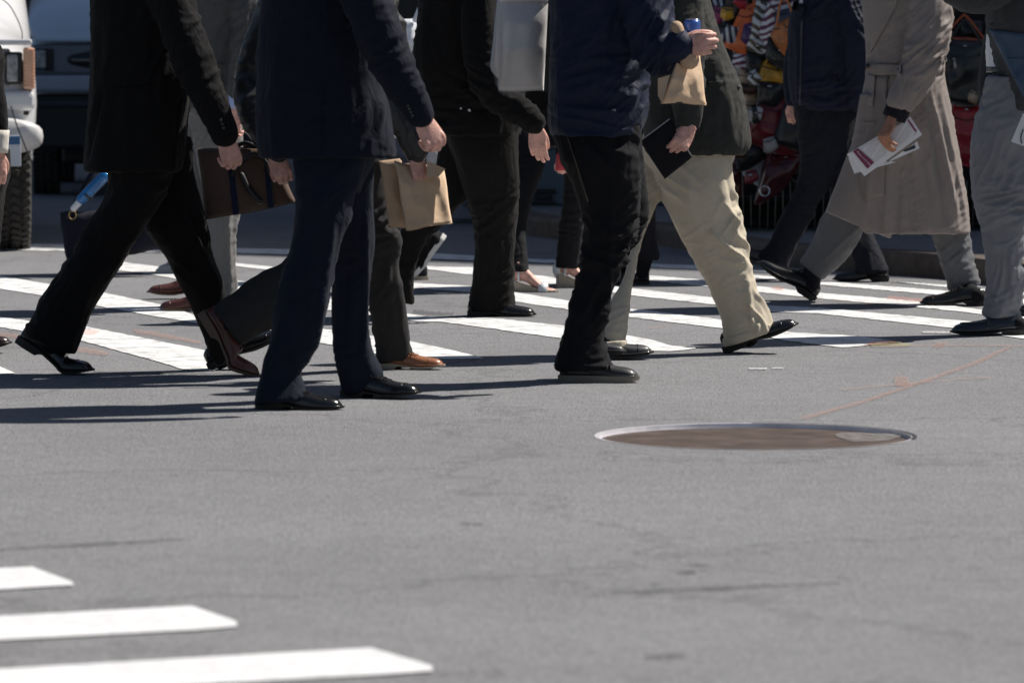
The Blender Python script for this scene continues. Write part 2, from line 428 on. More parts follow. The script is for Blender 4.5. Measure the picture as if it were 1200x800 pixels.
# ------------------------------------------------------------------ person builder
def hand_geo(wrist, d, n, s, k=1.0, curl=(25, 40, 30), thumb=(0.5, 0.6, 0.45), spread=0.06, stub=-0.55):
    """d wrist->knuckles, n palm-facing side (fingers curl to it), s thumb side; unit vectors"""
    d = np.array(d, float); d /= np.linalg.norm(d)
    n = np.array(n, float); n -= d * (n @ d); n /= np.linalg.norm(n)
    s0 = np.cross(d, n); s0 = s0 if s0 @ np.array(s, float) > 0 else -s0
    s = s0
    w0 = np.array(wrist, float); g = Geo()
    L = 0.095 * k
    def padded(pts, rad, **kw): g.add(*tube(pts, rad, **kw))
    # palm: flattened loft
    rings = []
    for t, hw, th in ((stub, 0.025, 0.021), (stub * .4, 0.026, 0.019), (0.05, 0.029, 0.017), (0.3, 0.037, 0.017), (0.6, 0.041, 0.016), (0.85, 0.042, 0.014), (1.0, 0.039, 0.011)):
        a = np.linspace(0, 2 * PI, 18, endpoint=False)
        c = w0 + d * L * t + n * 0.004 * math.sin(max(t, 0) * PI)
        rings.append(c + np.outer(np.cos(a), s) * hw * k + np.outer(np.sin(a), n) * th * k)
    g.add(*loft(rings))
    offs = (0.030, 0.0102, -0.0100, -0.0285); lens = (0.074, 0.083, 0.077, 0.061); kn = (0.93, 1.0, 0.97, 0.88)
    for i in range(4):
        b = w0 + d * L * kn[i] + s * offs[i] * k
        c = curl[i] if isinstance(curl[0], (tuple, list)) else (curl[0] + i * 4, curl[1] + i * 2, curl[2])
        ang = 0; p = b - d * 0.014 * k; pts = [p, b]; rad = [0.0098 * k, 0.0100 * k]
        for j, fr in enumerate((0.46, 0.30, 0.24)):
            ang += R(c[j])
            dir_ = d * math.cos(ang) + n * math.sin(ang) + s * spread * (1.5 - i) * 0.5
            b = b + dir_ * lens[i] * fr * k
            pts.append(b); rad.append((0.0090, 0.0082, 0.0070)[j] * k * (0.92 if i == 3 else 1))
        g.add(*tube(pts, rad, seg=12, side=s, n=4))
    # thumb: leaves the side of the palm near its base
    b0 = w0 + d * L * 0.18 + s * 0.020 * k + n * 0.004
    b1 = b0 + (d * 0.75 + s * thumb[0] + n * thumb[1] * 0.5) * 0.042 * k
    t2 = d * 0.85 + s * thumb[0] * 0.2 + n * thumb[1]; t2 /= np.linalg.norm(t2)
    b2 = b1 + t2 * 0.034 * k
    t3 = d * 0.8 - s * 0.1 + n * (thumb[1] + thumb[2]); t3 /= np.linalg.norm(t3)
    b3 = b2 + t3 * 0.024 * k
    g.add(*tube([b0, b1, b2, b3], [0.0155 * k, 0.0125 * k, 0.0105 * k, 0.0085 * k], seg=12, side=n, n=4))
    return g
def foot_geo(heel, fwd, k=1.0):
    """bare foot for sandals: heel point on sole, fwd unit"""
    g = Geo(); up = np.array([0, 0, 1.0]); h = np.array(heel, float); f = np.array(fwd, float); f /= np.linalg.norm(f)
    lat = np.cross(up, f)
    a = np.linspace(0, 2 * PI, 16, endpoint=False); rings = []
    for t, hw, z, th in ((-0.0, 0.012, 0.085, 0.012), (0.02, 0.026, 0.082, 0.026), (0.06, 0.03, 0.085, 0.036), (0.10, 0.03, 0.078, 0.038), (0.14, 0.033, 0.055, 0.030), (0.18, 0.038, 0.04, 0.02), (0.205, 0.036, 0.032, 0.013)):
        c = h + f * t * k + up * (z * k)
        rings.append(c + np.outer(np.cos(a), lat) * hw * k + np.outer(np.sin(a), up) * th * k)
    g.add(*loft(rings))
    g.add(*tube([h + f * 0.045 * k + up * 0.07 * k, h + f * 0.05 * k + up * 0.11 * k, h + f * 0.05 * k + up * 0.125 * k], [0.034 * k, 0.028 * k, 0.020 * k], side=lat))
    for i in range(5):
        o = (0.026, 0.011, -0.002, -0.014, -0.025)[i] * k; l = (0.045, 0.04, 0.036, 0.03, 0.025)[i] * k
        b = h + f * 0.195 * k + lat * o + up * 0.030 * k
        g.add(*tube([b, b + f * l * 0.6, b + f * l - up * 0.006], [0.011 * k if i == 0 else 0.008 * k] * 3, seg=10, side=lat))
    return g
def head_geo(cx, cy, cz, fx, k=1.0):
    """head looking along +/-X (fx); cz = eye height"""
    g = Geo(); a = np.linspace(0, 2 * PI, 22, endpoint=False); rings = []
    for z, rx, ry, ox in ((-0.115, 0.02, 0.022, 0.055), (-0.105, 0.04, 0.036, 0.045), (-0.085, 0.058, 0.05, 0.030), (-0.05, 0.078, 0.064, 0.012), (-0.01, 0.092, 0.072, 0.0), (0.03, 0.097, 0.076, -0.004),
                          (0.065, 0.094, 0.074, -0.008), (0.095, 0.078, 0.062, -0.012), (0.115, 0.05, 0.042, -0.014), (0.124, 0.02, 0.018, -0.014)):
        c = np.array([cx + fx * ox * k, cy, cz + z * k])
        rings.append(c + np.outer(np.cos(a), [rx * k, 0, 0]) + np.outer(np.sin(a), [0, ry * k, 0]))
    g.add(*loft(rings))
    e = np.array([cx, cy, cz])
    X = np.array([fx, 0, 0.0]); Z = np.array([0, 0, 1.0]); Yv = np.array([0, 1.0, 0])
    g.add(*tube([e + X * 0.088 * k + Z * 0.01, e + X * 0.103 * k - Z * 0.02, e + X * 0.113 * k - Z * 0.042, e + X * 0.092 * k - Z * 0.048], [0.009, 0.010, 0.012, 0.012], seg=12))   # nose
    g.add(*tube([e + X * 0.082 * k + Yv * 0.03 + Z * 0.02, e + X * 0.092 * k + Z * 0.022, e + X * 0.082 * k - Yv * 0.03 + Z * 0.02], [0.01, 0.009, 0.01], seg=10))  # brow
    g.add(*tube([e + X * 0.078 * k + Yv * 0.02 - Z * 0.068, e + X * 0.094 * k - Z * 0.066, e + X * 0.078 * k - Yv * 0.02 - Z * 0.068], [0.006, 0.007, 0.006], seg=10))  # lips
    g.add(*tube([e + X * 0.076 * k + Yv * 0.018 - Z * 0.078, e + X * 0.090 * k - Z * 0.078, e + X * 0.076 * k - Yv * 0.018 - Z * 0.078], [0.006, 0.008, 0.006], seg=10))
    for sgn in (-1, 1):
        g.add(*tube([e + Yv * sgn * 0.076 - X * 0.005 + Z * 0.02, e + Yv * sgn * 0.084 - X * 0.018 + Z * 0.005, e + Yv * sgn * 0.078 - X * 0.006 - Z * 0.03], [0.008, 0.009, 0.007], seg=8))
    g.add(*tube([e - X * 0.02 - Z * 0.03, e - X * 0.03 - Z * 0.12, e - X * 0.04 - Z * 0.21], [0.05 * k, 0.056 * k, 0.066 * k], seg=18))
    return g

SKIN_L = skin('skin_light', (0.66, 0.37, 0.30))
SKIN_M = skin('skin_mid', (0.42, 0.21, 0.14))
SKIN_T = skin('skin_tan', (0.36, 0.17, 0.10))

class Person:
    def __init__(s, label, base, Y, fx=1, height=1.78, voxel=0.007, skin=SKIN_L, seed=1, head=True):
        s.Y = Y; s.fx = fx; s.seed = seed; s.voxel = voxel; s.label = label; s.h = height
        b = G(base[0], base[1]); s.base = (b[0], b[1], 0.0)
        s.k = Y / FPX                       # metres per photo pixel
        s.hem = None; s.hems = []; s.skin = skin; s.bodyg = Geo(); s.fine = Geo(); s.kids = []; s.has_head = head
        s.body = mkmesh('person', [(0, 0, 0), (0, 0, .001), (0, .001, 0)], [(0, 1, 2)], skin, base=s.base)
        setp(s.body, label, 'person', 'people walking over the crosswalk')
    def W(s, x, y, dy=0.0): return P(x, y, s.Y + dy)
    def zy(s, z): return HOR + (CAM_H - z) / s.k + 0.0
    # --- pieces of cloth
    def edge(s, rows, b=None, ratio=0.9, dy=0.0, dy1=None, power=2.3, shrink=0.62, body=True, seg=26):
        """rows (xl,xr,y) or (xl,yl,xr,yr) [+ b]; depth half b (m) or ratio of half width"""
        st = []; ys = [r[2] if len(r) in (3,) else (r[1] + r[3]) / 2 for r in rows]
        y0, y1 = ys[0], ys[-1]
        for r, yy in zip(rows, ys):
            t = (yy - y0) / (y1 - y0 + 1e-9); d = dy if dy1 is None else dy + (dy1 - dy) * t
            if len(r) == 3: l = s.W(r[0], r[2], d); q = s.W(r[1], r[2], d)
            else: l = s.W(r[0], r[1], d); q = s.W(r[2], r[3], d)
            bb = b if b is not None else ratio * np.linalg.norm(q - l) / 2
            if b is None and s.hem is not None: bb = min(bb, max(0.045, s.tb - 0.035 - abs(d)) + max(0, yy - s.hem) * s.k * 0.35)
            st.append((l, q, bb))
        if body:
            if b is None: s.hems.append((st[-1][0] + st[-1][1]) / 2)
            arr = [((l + q) / 2 + (l - q) / 2 * shrink, (l + q) / 2 + (q - l) / 2 * shrink, bb * shrink) for l, q, bb in st]
            s.bodyg.add(*edgeloft(arr, 2.0, 18, 3))
        return edgeloft(st, power, seg, 5)
    def torso(s, rows, dy=0.0, b=0.19, top=None, lean=0.0):
        """rows from hem up to the frame; continues to shoulders and neck out of frame"""
        rows = sorted(rows, key=lambda r: -r[2]); b += 0.02; s.hem = rows[0][2]; s.tb = b
        k = s.k; last = rows[-1]; xc = (last[0] + last[1]) / 2; hw = (last[1] - last[0]) / 2
        zl = CAM_H - (last[2] - HOR) * k
        sh = s.h * 0.825
        up = []
        if zl < sh - 0.12:
            for fz, fw in ((0.5, 1.0), (0.85, 0.86)):
                z = zl + (sh - zl) * fz
                up.append((xc - hw * fw + lean * fz, xc + hw * fw + lean * fz, s.zy(z)))
        xs = xc + lean
        st = [(s.W(r[0], r[2], dy), s.W(r[1], r[2], dy), b) for r in rows + up]
        c = s.W(xs, s.zy(sh + 0.02), dy); v = np.array([1, 0, 0.0])
        st.append((c - v * 0.085, c + v * 0.085, b * 0.93))
        c = s.W(xs, s.zy(sh + 0.055), dy); st.append((c - v * 0.07, c + v * 0.07, 0.10))
        c = s.W(xs, s.zy(sh + 0.08), dy); st.append((c - v * 0.065, c + v * 0.065, 0.07))
        arr = [((l + q) / 2 + (l - q) / 2 * .7, (l + q) / 2 + (q - l) / 2 * .7, bb * .7) for l, q, bb in st]
        s.bodyg.add(*edgeloft(arr, 2.0, 18, 3))
        s.xs = xs; s.ty = dy; s.sh = sh
        # pelvis inside trousers is added by legs
        return edgeloft(st, 2.5, 34, 5)
    def limb(s, pts, body=True, flat=1.0, shrink=0.48):
        """pts (x,y,r_px,dy) -> tube geometry"""
        p = [s.W(q[0], q[1], q[3]) for q in pts]; r = [q[2] * s.k for q in pts]
        if body: s.bodyg.add(*tube(p, [a * shrink for a in r], seg=12))
        return tube(p, r, seg=22, n=6, ball=True, flat=flat)
    def garment(s, name, pieces, mat, crumples=(), lines=(), base=0.003, drape=0.0035, voxel=None, smooth=3, label=None, post=None):
        g = Geo()
        for v, f in pieces: g.add(v, f)
        co, no, fc = remesh(g, voxel or s.voxel, smooth)
        cr = [(s.W(c[0], c[1], c[2]), c[3], c[4], R(c[5]), c[6] if len(c) > 6 else 0.045) for c in crumples]
        co = wrinkle(co, no, cr, s.seed + len(name), base, drape)
        if lines:
            co = ridges(co, no, [(s.W(a[0], a[1]), s.W(a[2], a[3]), a[4] * s.k, a[5]) for a in lines])
        o = mkmesh(name, co, fc, mat, s.body)
        if label: o['label'] = label
        s.kids.append(o)
        o['_'] = 0; del o['_']
        s.last = (co, fc)
        return o
    def patch(s, on, corners, mat, name, off=0.003, thick=0.003, nu=10, nv=10, parent=None, fn=None):
        """thin sheet lying on garment 'on'=(co,fc); corners 4 px points; fn(u,v)->(x,y) px optional"""
        bvh = BVHTree.FromPolygons([tuple(c) for c in on[0]], on[1])
        A, B, C, D = [np.array(c, float) for c in corners] if corners else (0, 0, 0, 0)
        vf = []; vb = []; lasty = None
        for j in range(nv + 1):
            for i in range(nu + 1):
                u, v = i / nu, j / nv
                if fn: x, y = fn(u, v)
                else: x, y = (A * (1 - u) + B * u) * (1 - v) + (D * (1 - u) + C * u) * v
                t = P(x, y, s.Y); d = Vector(t - C0).normalized()
                h = bvh.ray_cast(Vector(C0), d)
                hit = h[0] if h[0] is not None else (Vector(C0) + d * (lasty if lasty else (Vector(t) - Vector(C0)).length))
                lasty = (hit - Vector(C0)).length
                vf.append(hit - d * (off + thick)); vb.append(hit - d * (off - 0.002))
        n = len(vf); f = []
        for j in range(nv):
            for i in range(nu):
                a = j * (nu + 1) + i
                f.append((a, a + nu + 1, a + nu + 2, a + 1)); f.append((n + a, n + a + 1, n + a + nu + 2, n + a + nu + 1))
        ed = [i for i in range(nu + 1)] + [(j + 1) * (nu + 1) - 1 for j in range(1, nv + 1)] + [nv * (nu + 1) + i for i in range(nu - 1, -1, -1)] + [j * (nu + 1) for j in range(nv - 1, 0, -1)]
        for a, b in zip(ed, ed[1:] + ed[:1]): f.append((a, b, n + b, n + a))
        return mkmesh(name, [tuple(q) for q in vf + vb], f, mat, parent or s.body)
    def hand(s, x, y, d, n, sd, k=1.0, dy=0.0, **kw):
        """px wrist; d,n,s 3D vectors"""
        s.fine.merge(hand_geo(s.W(x, y, dy), d, n, sd, k, **kw))
    def finish(s, hair=(0.05, 0.035, 0.025)):
        if s.has_head:
            c = s.W(s.xs + s.fx * 0.02 / s.k, s.zy(s.h - 0.125), s.ty)
            s.bodyg.merge(head_geo(c[0], c[1], c[2], s.fx, s.h / 1.78))
        v, n_, f = remesh(s.bodyg, 0.009, 1)
        V = v; F = list(f)
        if s.fine.v:
            v2, _, f2 = remesh(s.fine, 0.0027, 2)
            n0 = len(V); V = np.vstack([V, v2]); F += [tuple(i + n0 for i in q) for q in f2]
        old = s.body.data
        me = bpy.data.meshes.new('person'); me.from_pydata((V - np.array(s.base)).tolist(), [], F); me.update()
        me.polygons.foreach_set('use_smooth', [True] * len(me.polygons)); me.materials.append(s.skin)
        s.body.data = me; bpy.data.meshes.remove(old)
        if s.has_head:
            g = Geo(); k = s.h / 1.78; fx = s.fx; a = np.linspace(0, 2 * PI, 22, endpoint=False); rings = []
            for z, rx, ry, ox in ((-0.06, 0.03, 0.070, -0.06), (-0.03, 0.06, 0.079, -0.045), (0.03, 0.082, 0.084, -0.026), (0.065, 0.096, 0.083, -0.012), (0.1, 0.084, 0.07, -0.014), (0.122, 0.056, 0.05, -0.016), (0.134, 0.02, 0.02, -0.016)):
                cc = np.array([c[0] + fx * ox * k, c[1], c[2] + z * k])
                rings.append(cc + np.outer(np.cos(a), [rx * k, 0, 0]) + np.outer(np.sin(a), [0, ry * k, 0]))
            g.add(*loft(rings))
            g.obj('hair', basic('hair_%.2f' % hair[0], hair, rough=0.6, var=0.3, vscale=80, bump=0.004, bscale=120), s.body)

# ------------------------------------------------------------------ shoes
def shoe(p, anchor, x, y, L=0.30, fx=1, pitch=0.0, flex=0.0, yaw=0.0, dy=0.0, kind='oxford', mat=None, sole=None, lace=None, Y=None):
    """anchor 'heel' or 'toe' bottom point at photo pixel x,y. pitch raises the toe (+) about the heel; flex raises the heel about the ball."""
    T = np.array([0, .03, .08, .16, .24, .33, .42, .52, .62, .72, .82, .90, .96, .99, 1.0])
    if kind == 'sneaker':
        HW = np.array([.016, .028, .034, .036, .037, .037, .039, .043, .047, .049, .047, .042, .033, .022, .010])
        TP = np.array([.075, .098, .105, .108, .108, .104, .094, .082, .070, .062, .058, .053, .044, .034, .026])
        ZB = np.full(15, .022)
    elif kind == 'loafer':
        HW = np.array([.016, .027, .033, .035, .035, .035, .038, .043, .048, .049, .046, .040, .031, .020, .008])
        TP = np.array([.070, .082, .084, .080, .074, .072, .072, .068, .060, .054, .049, .044, .036, .026, .016])
        ZB = np.array([.026, .026, .026, .026, .026, .022, .017, .013, .011, .010, .010, .011, .012, .013, .014])
    else:
        HW = np.array([.015, .026, .033, .035, .036, .036, .038, .042, .046, .048, .045, .039, .030, .020, .008])
        TP = np.array([.064, .078, .084, .087, .088, .086, .080, .071, .060, .052, .047, .043, .036, .027, .016])
        ZB = np.array([.027, .027, .027, .027, .027, .023, .018, .013, .010, .009, .010, .011, .013, .015, .016])
    ts = np.linspace(0, 1, 30); ts = ts ** 0.9
    ts[-1] = 1
    sc = L / 0.30
    hw = np.interp(ts, T, HW) * sc; tp = np.interp(ts, T, TP) * sc; zb = np.interp(ts, T, ZB) * sc
    for a in (hw, tp, zb): a[1:-1] = (a[:-2] + 2 * a[1:-1] + a[2:]) / 4
    def xform(pts):
        pts = np.array(pts, float)
        if flex:
            xb = 0.70 * L; m = pts[:, 0] < xb; dx = xb - pts[m, 0]; f = R(flex)
            bend = np.clip(dx / (0.12 * L), 0, 1); ang = f * bend
            z = pts[m, 2]; q = pts[m].copy()
            q[:, 0] = xb - (dx * np.cos(ang)) + 0 - z * np.sin(-ang) * 1.0
            q[:, 2] = dx * np.sin(ang) + z * np.cos(ang)
            pts[m] = q
        ref = np.array([0, 0, 0.0]) if anchor == 'heel' else np.array([L * 0.97, 0, 0.004])
        pts = pts - ref
        c, s_ = math.cos(R(pitch)), math.sin(R(pitch))
        q = pts.copy(); q[:, 0] = pts[:, 0] * c - pts[:, 2] * s_; q[:, 2] = pts[:, 0] * s_ + pts[:, 2] * c; pts = q
        a = R(yaw)
        q = pts.copy(); q[:, 0] = pts[:, 0] * math.cos(a) - pts[:, 1] * math.sin(a); q[:, 1] = pts[:, 0] * math.sin(a) + pts[:, 1] * math.cos(a); pts = q
        if fx < 0: pts[:, 0] *= -1
        o = P(x, y, Y if Y else p.Y + dy)
        return pts + o
    # upper
    rings = []
    a = np.linspace(0, PI, 15)
    for i, t in enumerate(ts):
        sq = 0.62 if t < 0.4 else 0.8
        yv = hw[i] * np.sign(np.cos(a)) * np.abs(np.cos(a)) ** 0.75
        zz = zb[i] + (tp[i] - zb[i]) * np.sin(a) ** sq
        # ankle narrows to the collar
        nar = 1 - 0.28 * np.clip((zz - 0.05 * sc) / (0.05 * sc), 0, 1) * (t < 0.5)
        yv = yv * nar
        top = np.stack([np.full(15, t * L), yv, zz], 1)
        bot = np.array([[t * L, -hw[i] * 0.5, zb[i] - .002], [t * L, hw[i] * 0.5, zb[i] - .002]])
        rings.append(np.vstack([top, bot]))
    v, f = loft(rings)
    up = mkmesh('shoe', xform(v), f, mat, p.body)
    sd = up.modifiers.new('s', 'SUBSURF'); sd.levels = sd.render_levels = 1
    # toe-cap seam / welt lines and facing as slightly proud strips
    g = Geo()
    def surf(t, ang, lift=0.0015):
        h = np.interp(t, ts, hw); tt = np.interp(t, ts, tp); z0 = np.interp(t, ts, zb)
        return np.array([t * L, (h + lift) * math.copysign(abs(math.cos(ang)) ** .75, math.cos(ang)) * (1 - (0.28 * min(max((z0 + (tt - z0) * math.sin(ang) ** .7 - .05 * sc) / (.05 * sc), 0), 1) if t < .5 else 0)), z0 + (tt + lift - z0) * math.sin(ang) ** (.62 if t < .4 else .8)])
    if kind == 'oxford':
        g.add(*tube([surf(0.80 + 0.02 * math.sin(q), q) for q in np.linspace(0.15, PI - 0.15, 13)], [0.0012] * 13, seg=6, n=1))
        for sg in (0.55, -0.55):
            g.add(*tube([surf(t, PI / 2 + sg * (1.3 - t)) for t in np.linspace(0.33, 0.62, 8)], [0.0014] * 8, seg=6, n=1))
    if kind == 'loafer':
        g.add(*tube([surf(0.52, q, .003) for q in np.linspace(0.5, PI - 0.5, 11)], [0.0055] * 11, seg=8, n=1))
        g.add(*tube([surf(0.52 + .36 * math.sin(u), PI / 2 + 0.75 * math.cos(u), .0015) for u in np.linspace(0.05, PI - 0.05, 16)], [0.0018] * 16, seg=6, n=1))
    g.add(*tube([surf(t, 0.10, 0.003) for t in np.linspace(0.02, .99, 22)], [0.0022] * 22, seg=6, n=1))
    g.add(*tube([surf(t, PI - 0.10, 0.003) for t in np.linspace(0.02, .99, 22)], [0.0022] * 22, seg=6, n=1))
    seam = mkmesh('welt', xform(g.v), g.f, mat, up)
    if kind in ('oxford', 'sneaker') and lace:
        g = Geo(); n = 5 if kind == 'oxford' else 7
        t0, t1 = (0.38, 0.56) if kind == 'oxford' else (0.36, 0.66)
        for i in range(n):
            t = t0 + (t1 - t0) * i / (n - 1); hwid = .62 if kind == 'oxford' else 1.15
            g.add(*tube([surf(t + 0.015 * math.cos(q * 2), q, .003) for q in np.linspace(PI / 2 - hwid, PI / 2 + hwid, 9)], [0.0028 if kind == 'sneaker' else 0.0018] * 9, seg=6, n=2))
        for sg in (1, -1):
            g.add(*tube([surf(t0, PI / 2, .005), surf(t0 + .02, PI / 2 + sg * .5, .018), surf(t0 + .07, PI / 2 + sg * .8, .010), surf(t0 + .02, PI / 2 + sg * .25, .005)], [0.0018] * 4, seg=6, n=4))
        mkmesh('laces', xform(g.v), g.f, lace, up)
    # sole
    g = Geo(); out = []
    m = 1.0
    edge_ = []
    for i, t in enumerate(ts):
        edge_.append((t * L if 0 < i < 29 else (t * L + (-.004 if i == 0 else .005)), hw[i] + .0035 * sc))
    ol = edge_ + [(a_, -b_) for a_, b_ in edge_[::-1]]
    n = len(ol)
    def zbot(xx):
        t = xx / L
        if kind == 'sneaker': return 0.0 + 0.010 * max(0, (t - .85) / .15) ** 1.5
        if t < 0.29: return 0.0
        return float(np.interp(t, [.29, .33, .45, .6, .72, .85, 1.0], [.0, .016, .010, .001, 0, .002, .010])) * sc
    ztop = lambda xx: float(np.interp(min(max(xx / L, 0), 1), ts, zb)) + (.001 if kind != 'sneaker' else .004)
    v = [(a_, b_, ztop(a_)) for a_, b_ in ol] + [(a_, b_ * .97, zbot(a_)) for a_, b_ in ol]
    f = []
    for i in range(n):
        j = (i + 1) % n; f.append((i, j, n + j, n + i))
    h = len(edge_)
    for i in range(h - 1):
        f.append((i, i + 1, n - 2 - i, n - 1 - i)); f.append((n + i + 1, n + i, n + n - 1 - i, n + n - 2 - i))
    so = mkmesh('sole', xform(v), f, sole, up, smooth=False)
    # ankle inside the shoe (body)
    c = xform([(0.15 * L, 0, 0.05)])[0]
    if p.hems:
        hc = min(p.hems, key=lambda q: np.linalg.norm(q - c))
        gs = Geo(); gs.add(*tube([c - (hc - c) * .2, c + (hc - c) * .4, hc], [0.033, 0.034, 0.040], seg=16)); gs.obj('sock', fabric('dark_sock', (.010, .010, .012)), p.body)
        p.bodyg.add(*tube([c, c + (hc - c) * .5, hc], [0.02, 0.022, 0.026], seg=12))
    return up

# ================================================================== SETTING
# ---- road sheet with a round hole for the sunken cover
MHC = G(884, 511); MHR = 0.497
def road():
    bm = bmesh.new()
    ring = [bm.verts.new((MHC[0] + MHR * math.cos(a) * (1 + .004 * math.sin(5 * a)), MHC[1] + MHR * math.sin(a), 0)) for a in np.linspace(0, 2 * PI, 96, endpoint=False)]
    rad = [1.2, 4, 14, 300]; prev = ring
    for r in rad:
        cur = [bm.verts.new((MHC[0] + r * math.cos(a), MHC[1] + r * math.sin(a), 0)) for a in np.linspace(0, 2 * PI, 96, endpoint=False)]
        for i in range(96): bm.faces.new((prev[i], prev[(i + 1) % 96], cur[(i + 1) % 96], cur[i]))
        prev = cur
    me = bpy.data.meshes.new('road'); bm.to_mesh(me); bm.free()
    if me.polygons[0].normal.z < 0: me.flip_normals()
    o = bpy.data.objects.new('road', me); link(o); me.materials.append(M_ASPH)
    setp(o, kind='structure')
road()

def strip(name, top, bot, mat, z=0.004, wob=0.0, seed=0, n=110, kind='structure'):
    """flat marking between two photo polylines laid on the road"""
    rng = random.Random(seed)
    def samp(pl, ts):
        pl = np.array(pl, float); d = np.concatenate([[0], np.cumsum(np.abs(np.diff(pl[:, 0])) + 1e-6)]); d /= d[-1]
        return np.stack([np.interp(ts, d, pl[:, 0]), np.interp(ts, d, pl[:, 1])], 1)
    ts = np.linspace(0, 1, n)
    a = samp(top, ts); b = samp(bot, ts)
    v = []
    for p in a: v.append(G(p[0], p[1] + rng.uniform(-wob, wob), z))
    for p in b: v.append(G(p[0], p[1] + rng.uniform(-wob, wob), z))
    f = [(i, i + n, i + n + 1, i + 1) for i in range(n - 1)]
    o = mkmesh(name, v, f, mat, smooth=False)
    setp(o, kind=kind)
    return o
stripes = [
    ([(-90, 413), (-40, 424), (0, 429), (17, 436.5)], [(-90, 428), (-40, 437), (0, 438), (18, 437)]),
    ([(-120, 352), (0, 371), (36, 376), (99, 382), (170, 396), (240, 410), (252, 413)], [(-120, 364), (0, 383), (34, 389), (92, 398), (191, 425), (216, 433), (252, 434)]),
    ([(-120, 300), (-40, 316), (0, 323), (65, 334), (119, 342), (200, 359), (228, 369), (378, 385), (478, 399), (530, 410), (566, 419)],
     [(-120, 312), (-40, 330), (0, 338), (61, 348), (139, 363), (228, 378), (378, 402), (440, 414), (500, 420), (530, 420.5), (566, 420)]),
    ([(90, 299), (144, 307), (184, 312), (209, 319.5), (290, 330), (378, 348), (470, 366), (513, 372.5), (578, 372.5), (658, 381), (731, 392), (765, 398), (787, 405), (815, 406.5)],
     [(90, 307), (135, 316), (187, 323), (207, 327), (290, 343), (378, 362), (470, 375), (518, 377), (578, 385), (658, 396), (731, 408), (765, 411), (790, 411), (815, 408)]),
    ([(230, 303), (296, 310), (480, 331), (554, 335), (602, 342), (665, 352), (736, 361), (844, 374), (932, 389.7), (1000, 393), (1047, 399)],
     [(230, 306), (314, 316), (480, 337), (553, 342), (602, 353), (664, 362), (735, 371), (844, 384), (922, 399), (960, 404), (990, 407), (1047, 401)]),
    ([(420, 307), (503, 312), (555, 313), (634, 323), (741, 338), (837, 348.5), (900, 358), (960, 360.4), (1132, 376), (1260, 390)],
     [(420, 309), (503, 315.5), (555, 322), (634, 331), (741, 346), (839, 357), (904, 365), (960, 367), (1116, 384), (1172, 393), (1260, 405)]),
    ([(690, 315.5), (760, 322.5), (828, 328), (888, 335), (960, 343), (1080, 353), (1152, 363), (1260, 374)],
     [(690, 319), (760, 328.6), (831, 336), (893, 342.5), (960, 349.4), (1080, 360), (1152, 368), (1260, 380)]),
    ([(870, 321), (964, 329.5), (1108, 340.4), (1260, 356)], [(870, 324), (972, 334.5), (1098, 345), (1260, 362)]),
    ([(1040, 329.5), (1111, 333.5), (1158, 339), (1260, 347)], [(1060, 331.5), (1111, 336.5), (1158, 343), (1260, 353)]),
]
for i, (t, b) in enumerate(stripes):
    strip('crosswalk_stripe', t, b, M_PAINT, 0.003, 0.28, i)
strip('crosswalk_stripe', [(-150, 281), (13, 285), (300, 291), (514, 297), (618, 303), (758, 308.4), (820, 311), (878, 315), (966, 321)],
      [(-150, 289), (13, 293), (300, 297), (514, 303.6), (618, 306.8), (758, 313), (820, 315.2), (878, 318), (966, 323)], M_PAINT, 0.004, 0.25, 21)
# near crosswalk: three bar ends in the lower left
strip('crosswalk_stripe', [(-200, 672), (0, 665), (38, 663.5), (85, 681)], [(-200, 698), (0, 690), (60, 686), (86, 685)], M_PAINT2, 0.004, 0.2, 31)
strip('crosswalk_stripe', [(-200, 731), (0, 721), (225, 709), (277, 727)], [(-200, 760), (0, 749), (240, 736.5), (278, 733)], M_PAINT2, 0.004, 0.2, 32)
strip('crosswalk_stripe', [(-200, 796), (0, 783), (435, 758), (506, 779)], [(-200, 831), (0, 814), (470, 788), (507, 785)], M_PAINT2, 0.004, 0.2, 33)
# orange utility marks
for i, (a, b) in enumerate([
    ([(937, 489), (1010, 469), (1070, 449), (1140, 424), (1182, 405)], [(945, 490.5), (1014, 471), (1074, 451), (1148, 425), (1188, 405)]),
    ([(985, 455.5), (1040, 450), (1100, 445), (1160, 441)], [(985, 456.6), (1040, 451.2), (1100, 446.2), (1160, 442)]),
    ([(1098, 401), (1110, 401)], [(1090, 406.5), (1104, 407)]),
    ([(1040, 404), (1120, 403), (1200, 404)], [(1040, 405), (1120, 404.2), (1200, 405)]),
    ([(1048, 441), (1062, 440)], [(1050, 452), (1068, 452)]),
    ([(60, 404), (110, 408), (128, 413)], [(70, 409), (100, 413), (124, 416)]),
    ([(155, 385), (190, 390), (236, 400)], [(160, 390), (190, 395), (236, 403)]),
    ([(0, 389), (20, 391), (34, 395)], [(0, 394), (20, 396), (30, 398)]),
    ([(760, 384), (780, 381)], [(761, 385), (782, 382)])]):
    strip('orange_paint_mark', a, b, M_ORANGE, 0.006, 0.4, 50 + i, n=24)
for i, (a, b) in enumerate([
    ([(1040, 346.5), (1062, 348), (1085, 351)], [(1040, 350), (1062, 351.5), (1085, 353.5)]),
    ([(904, 335), (916, 336)], [(908, 339.5), (920, 340)]),
    ([(1025, 399), (1046, 397)], [(1010, 405), (1050, 401)]),
    ([(92, 384), (118, 387)], [(98, 391), (112, 391)])]):
    strip('orange_paint_mark', a, b, M_ORANGE2, 0.008, 0.4, 70 + i, n=16)
strip('yellow_paint_mark', [(1018, 402), (1045, 399), (1070, 403)], [(1022, 406), (1045, 406), (1068, 405)], M_YELLOW, 0.007, 0.6, 80, n=24)
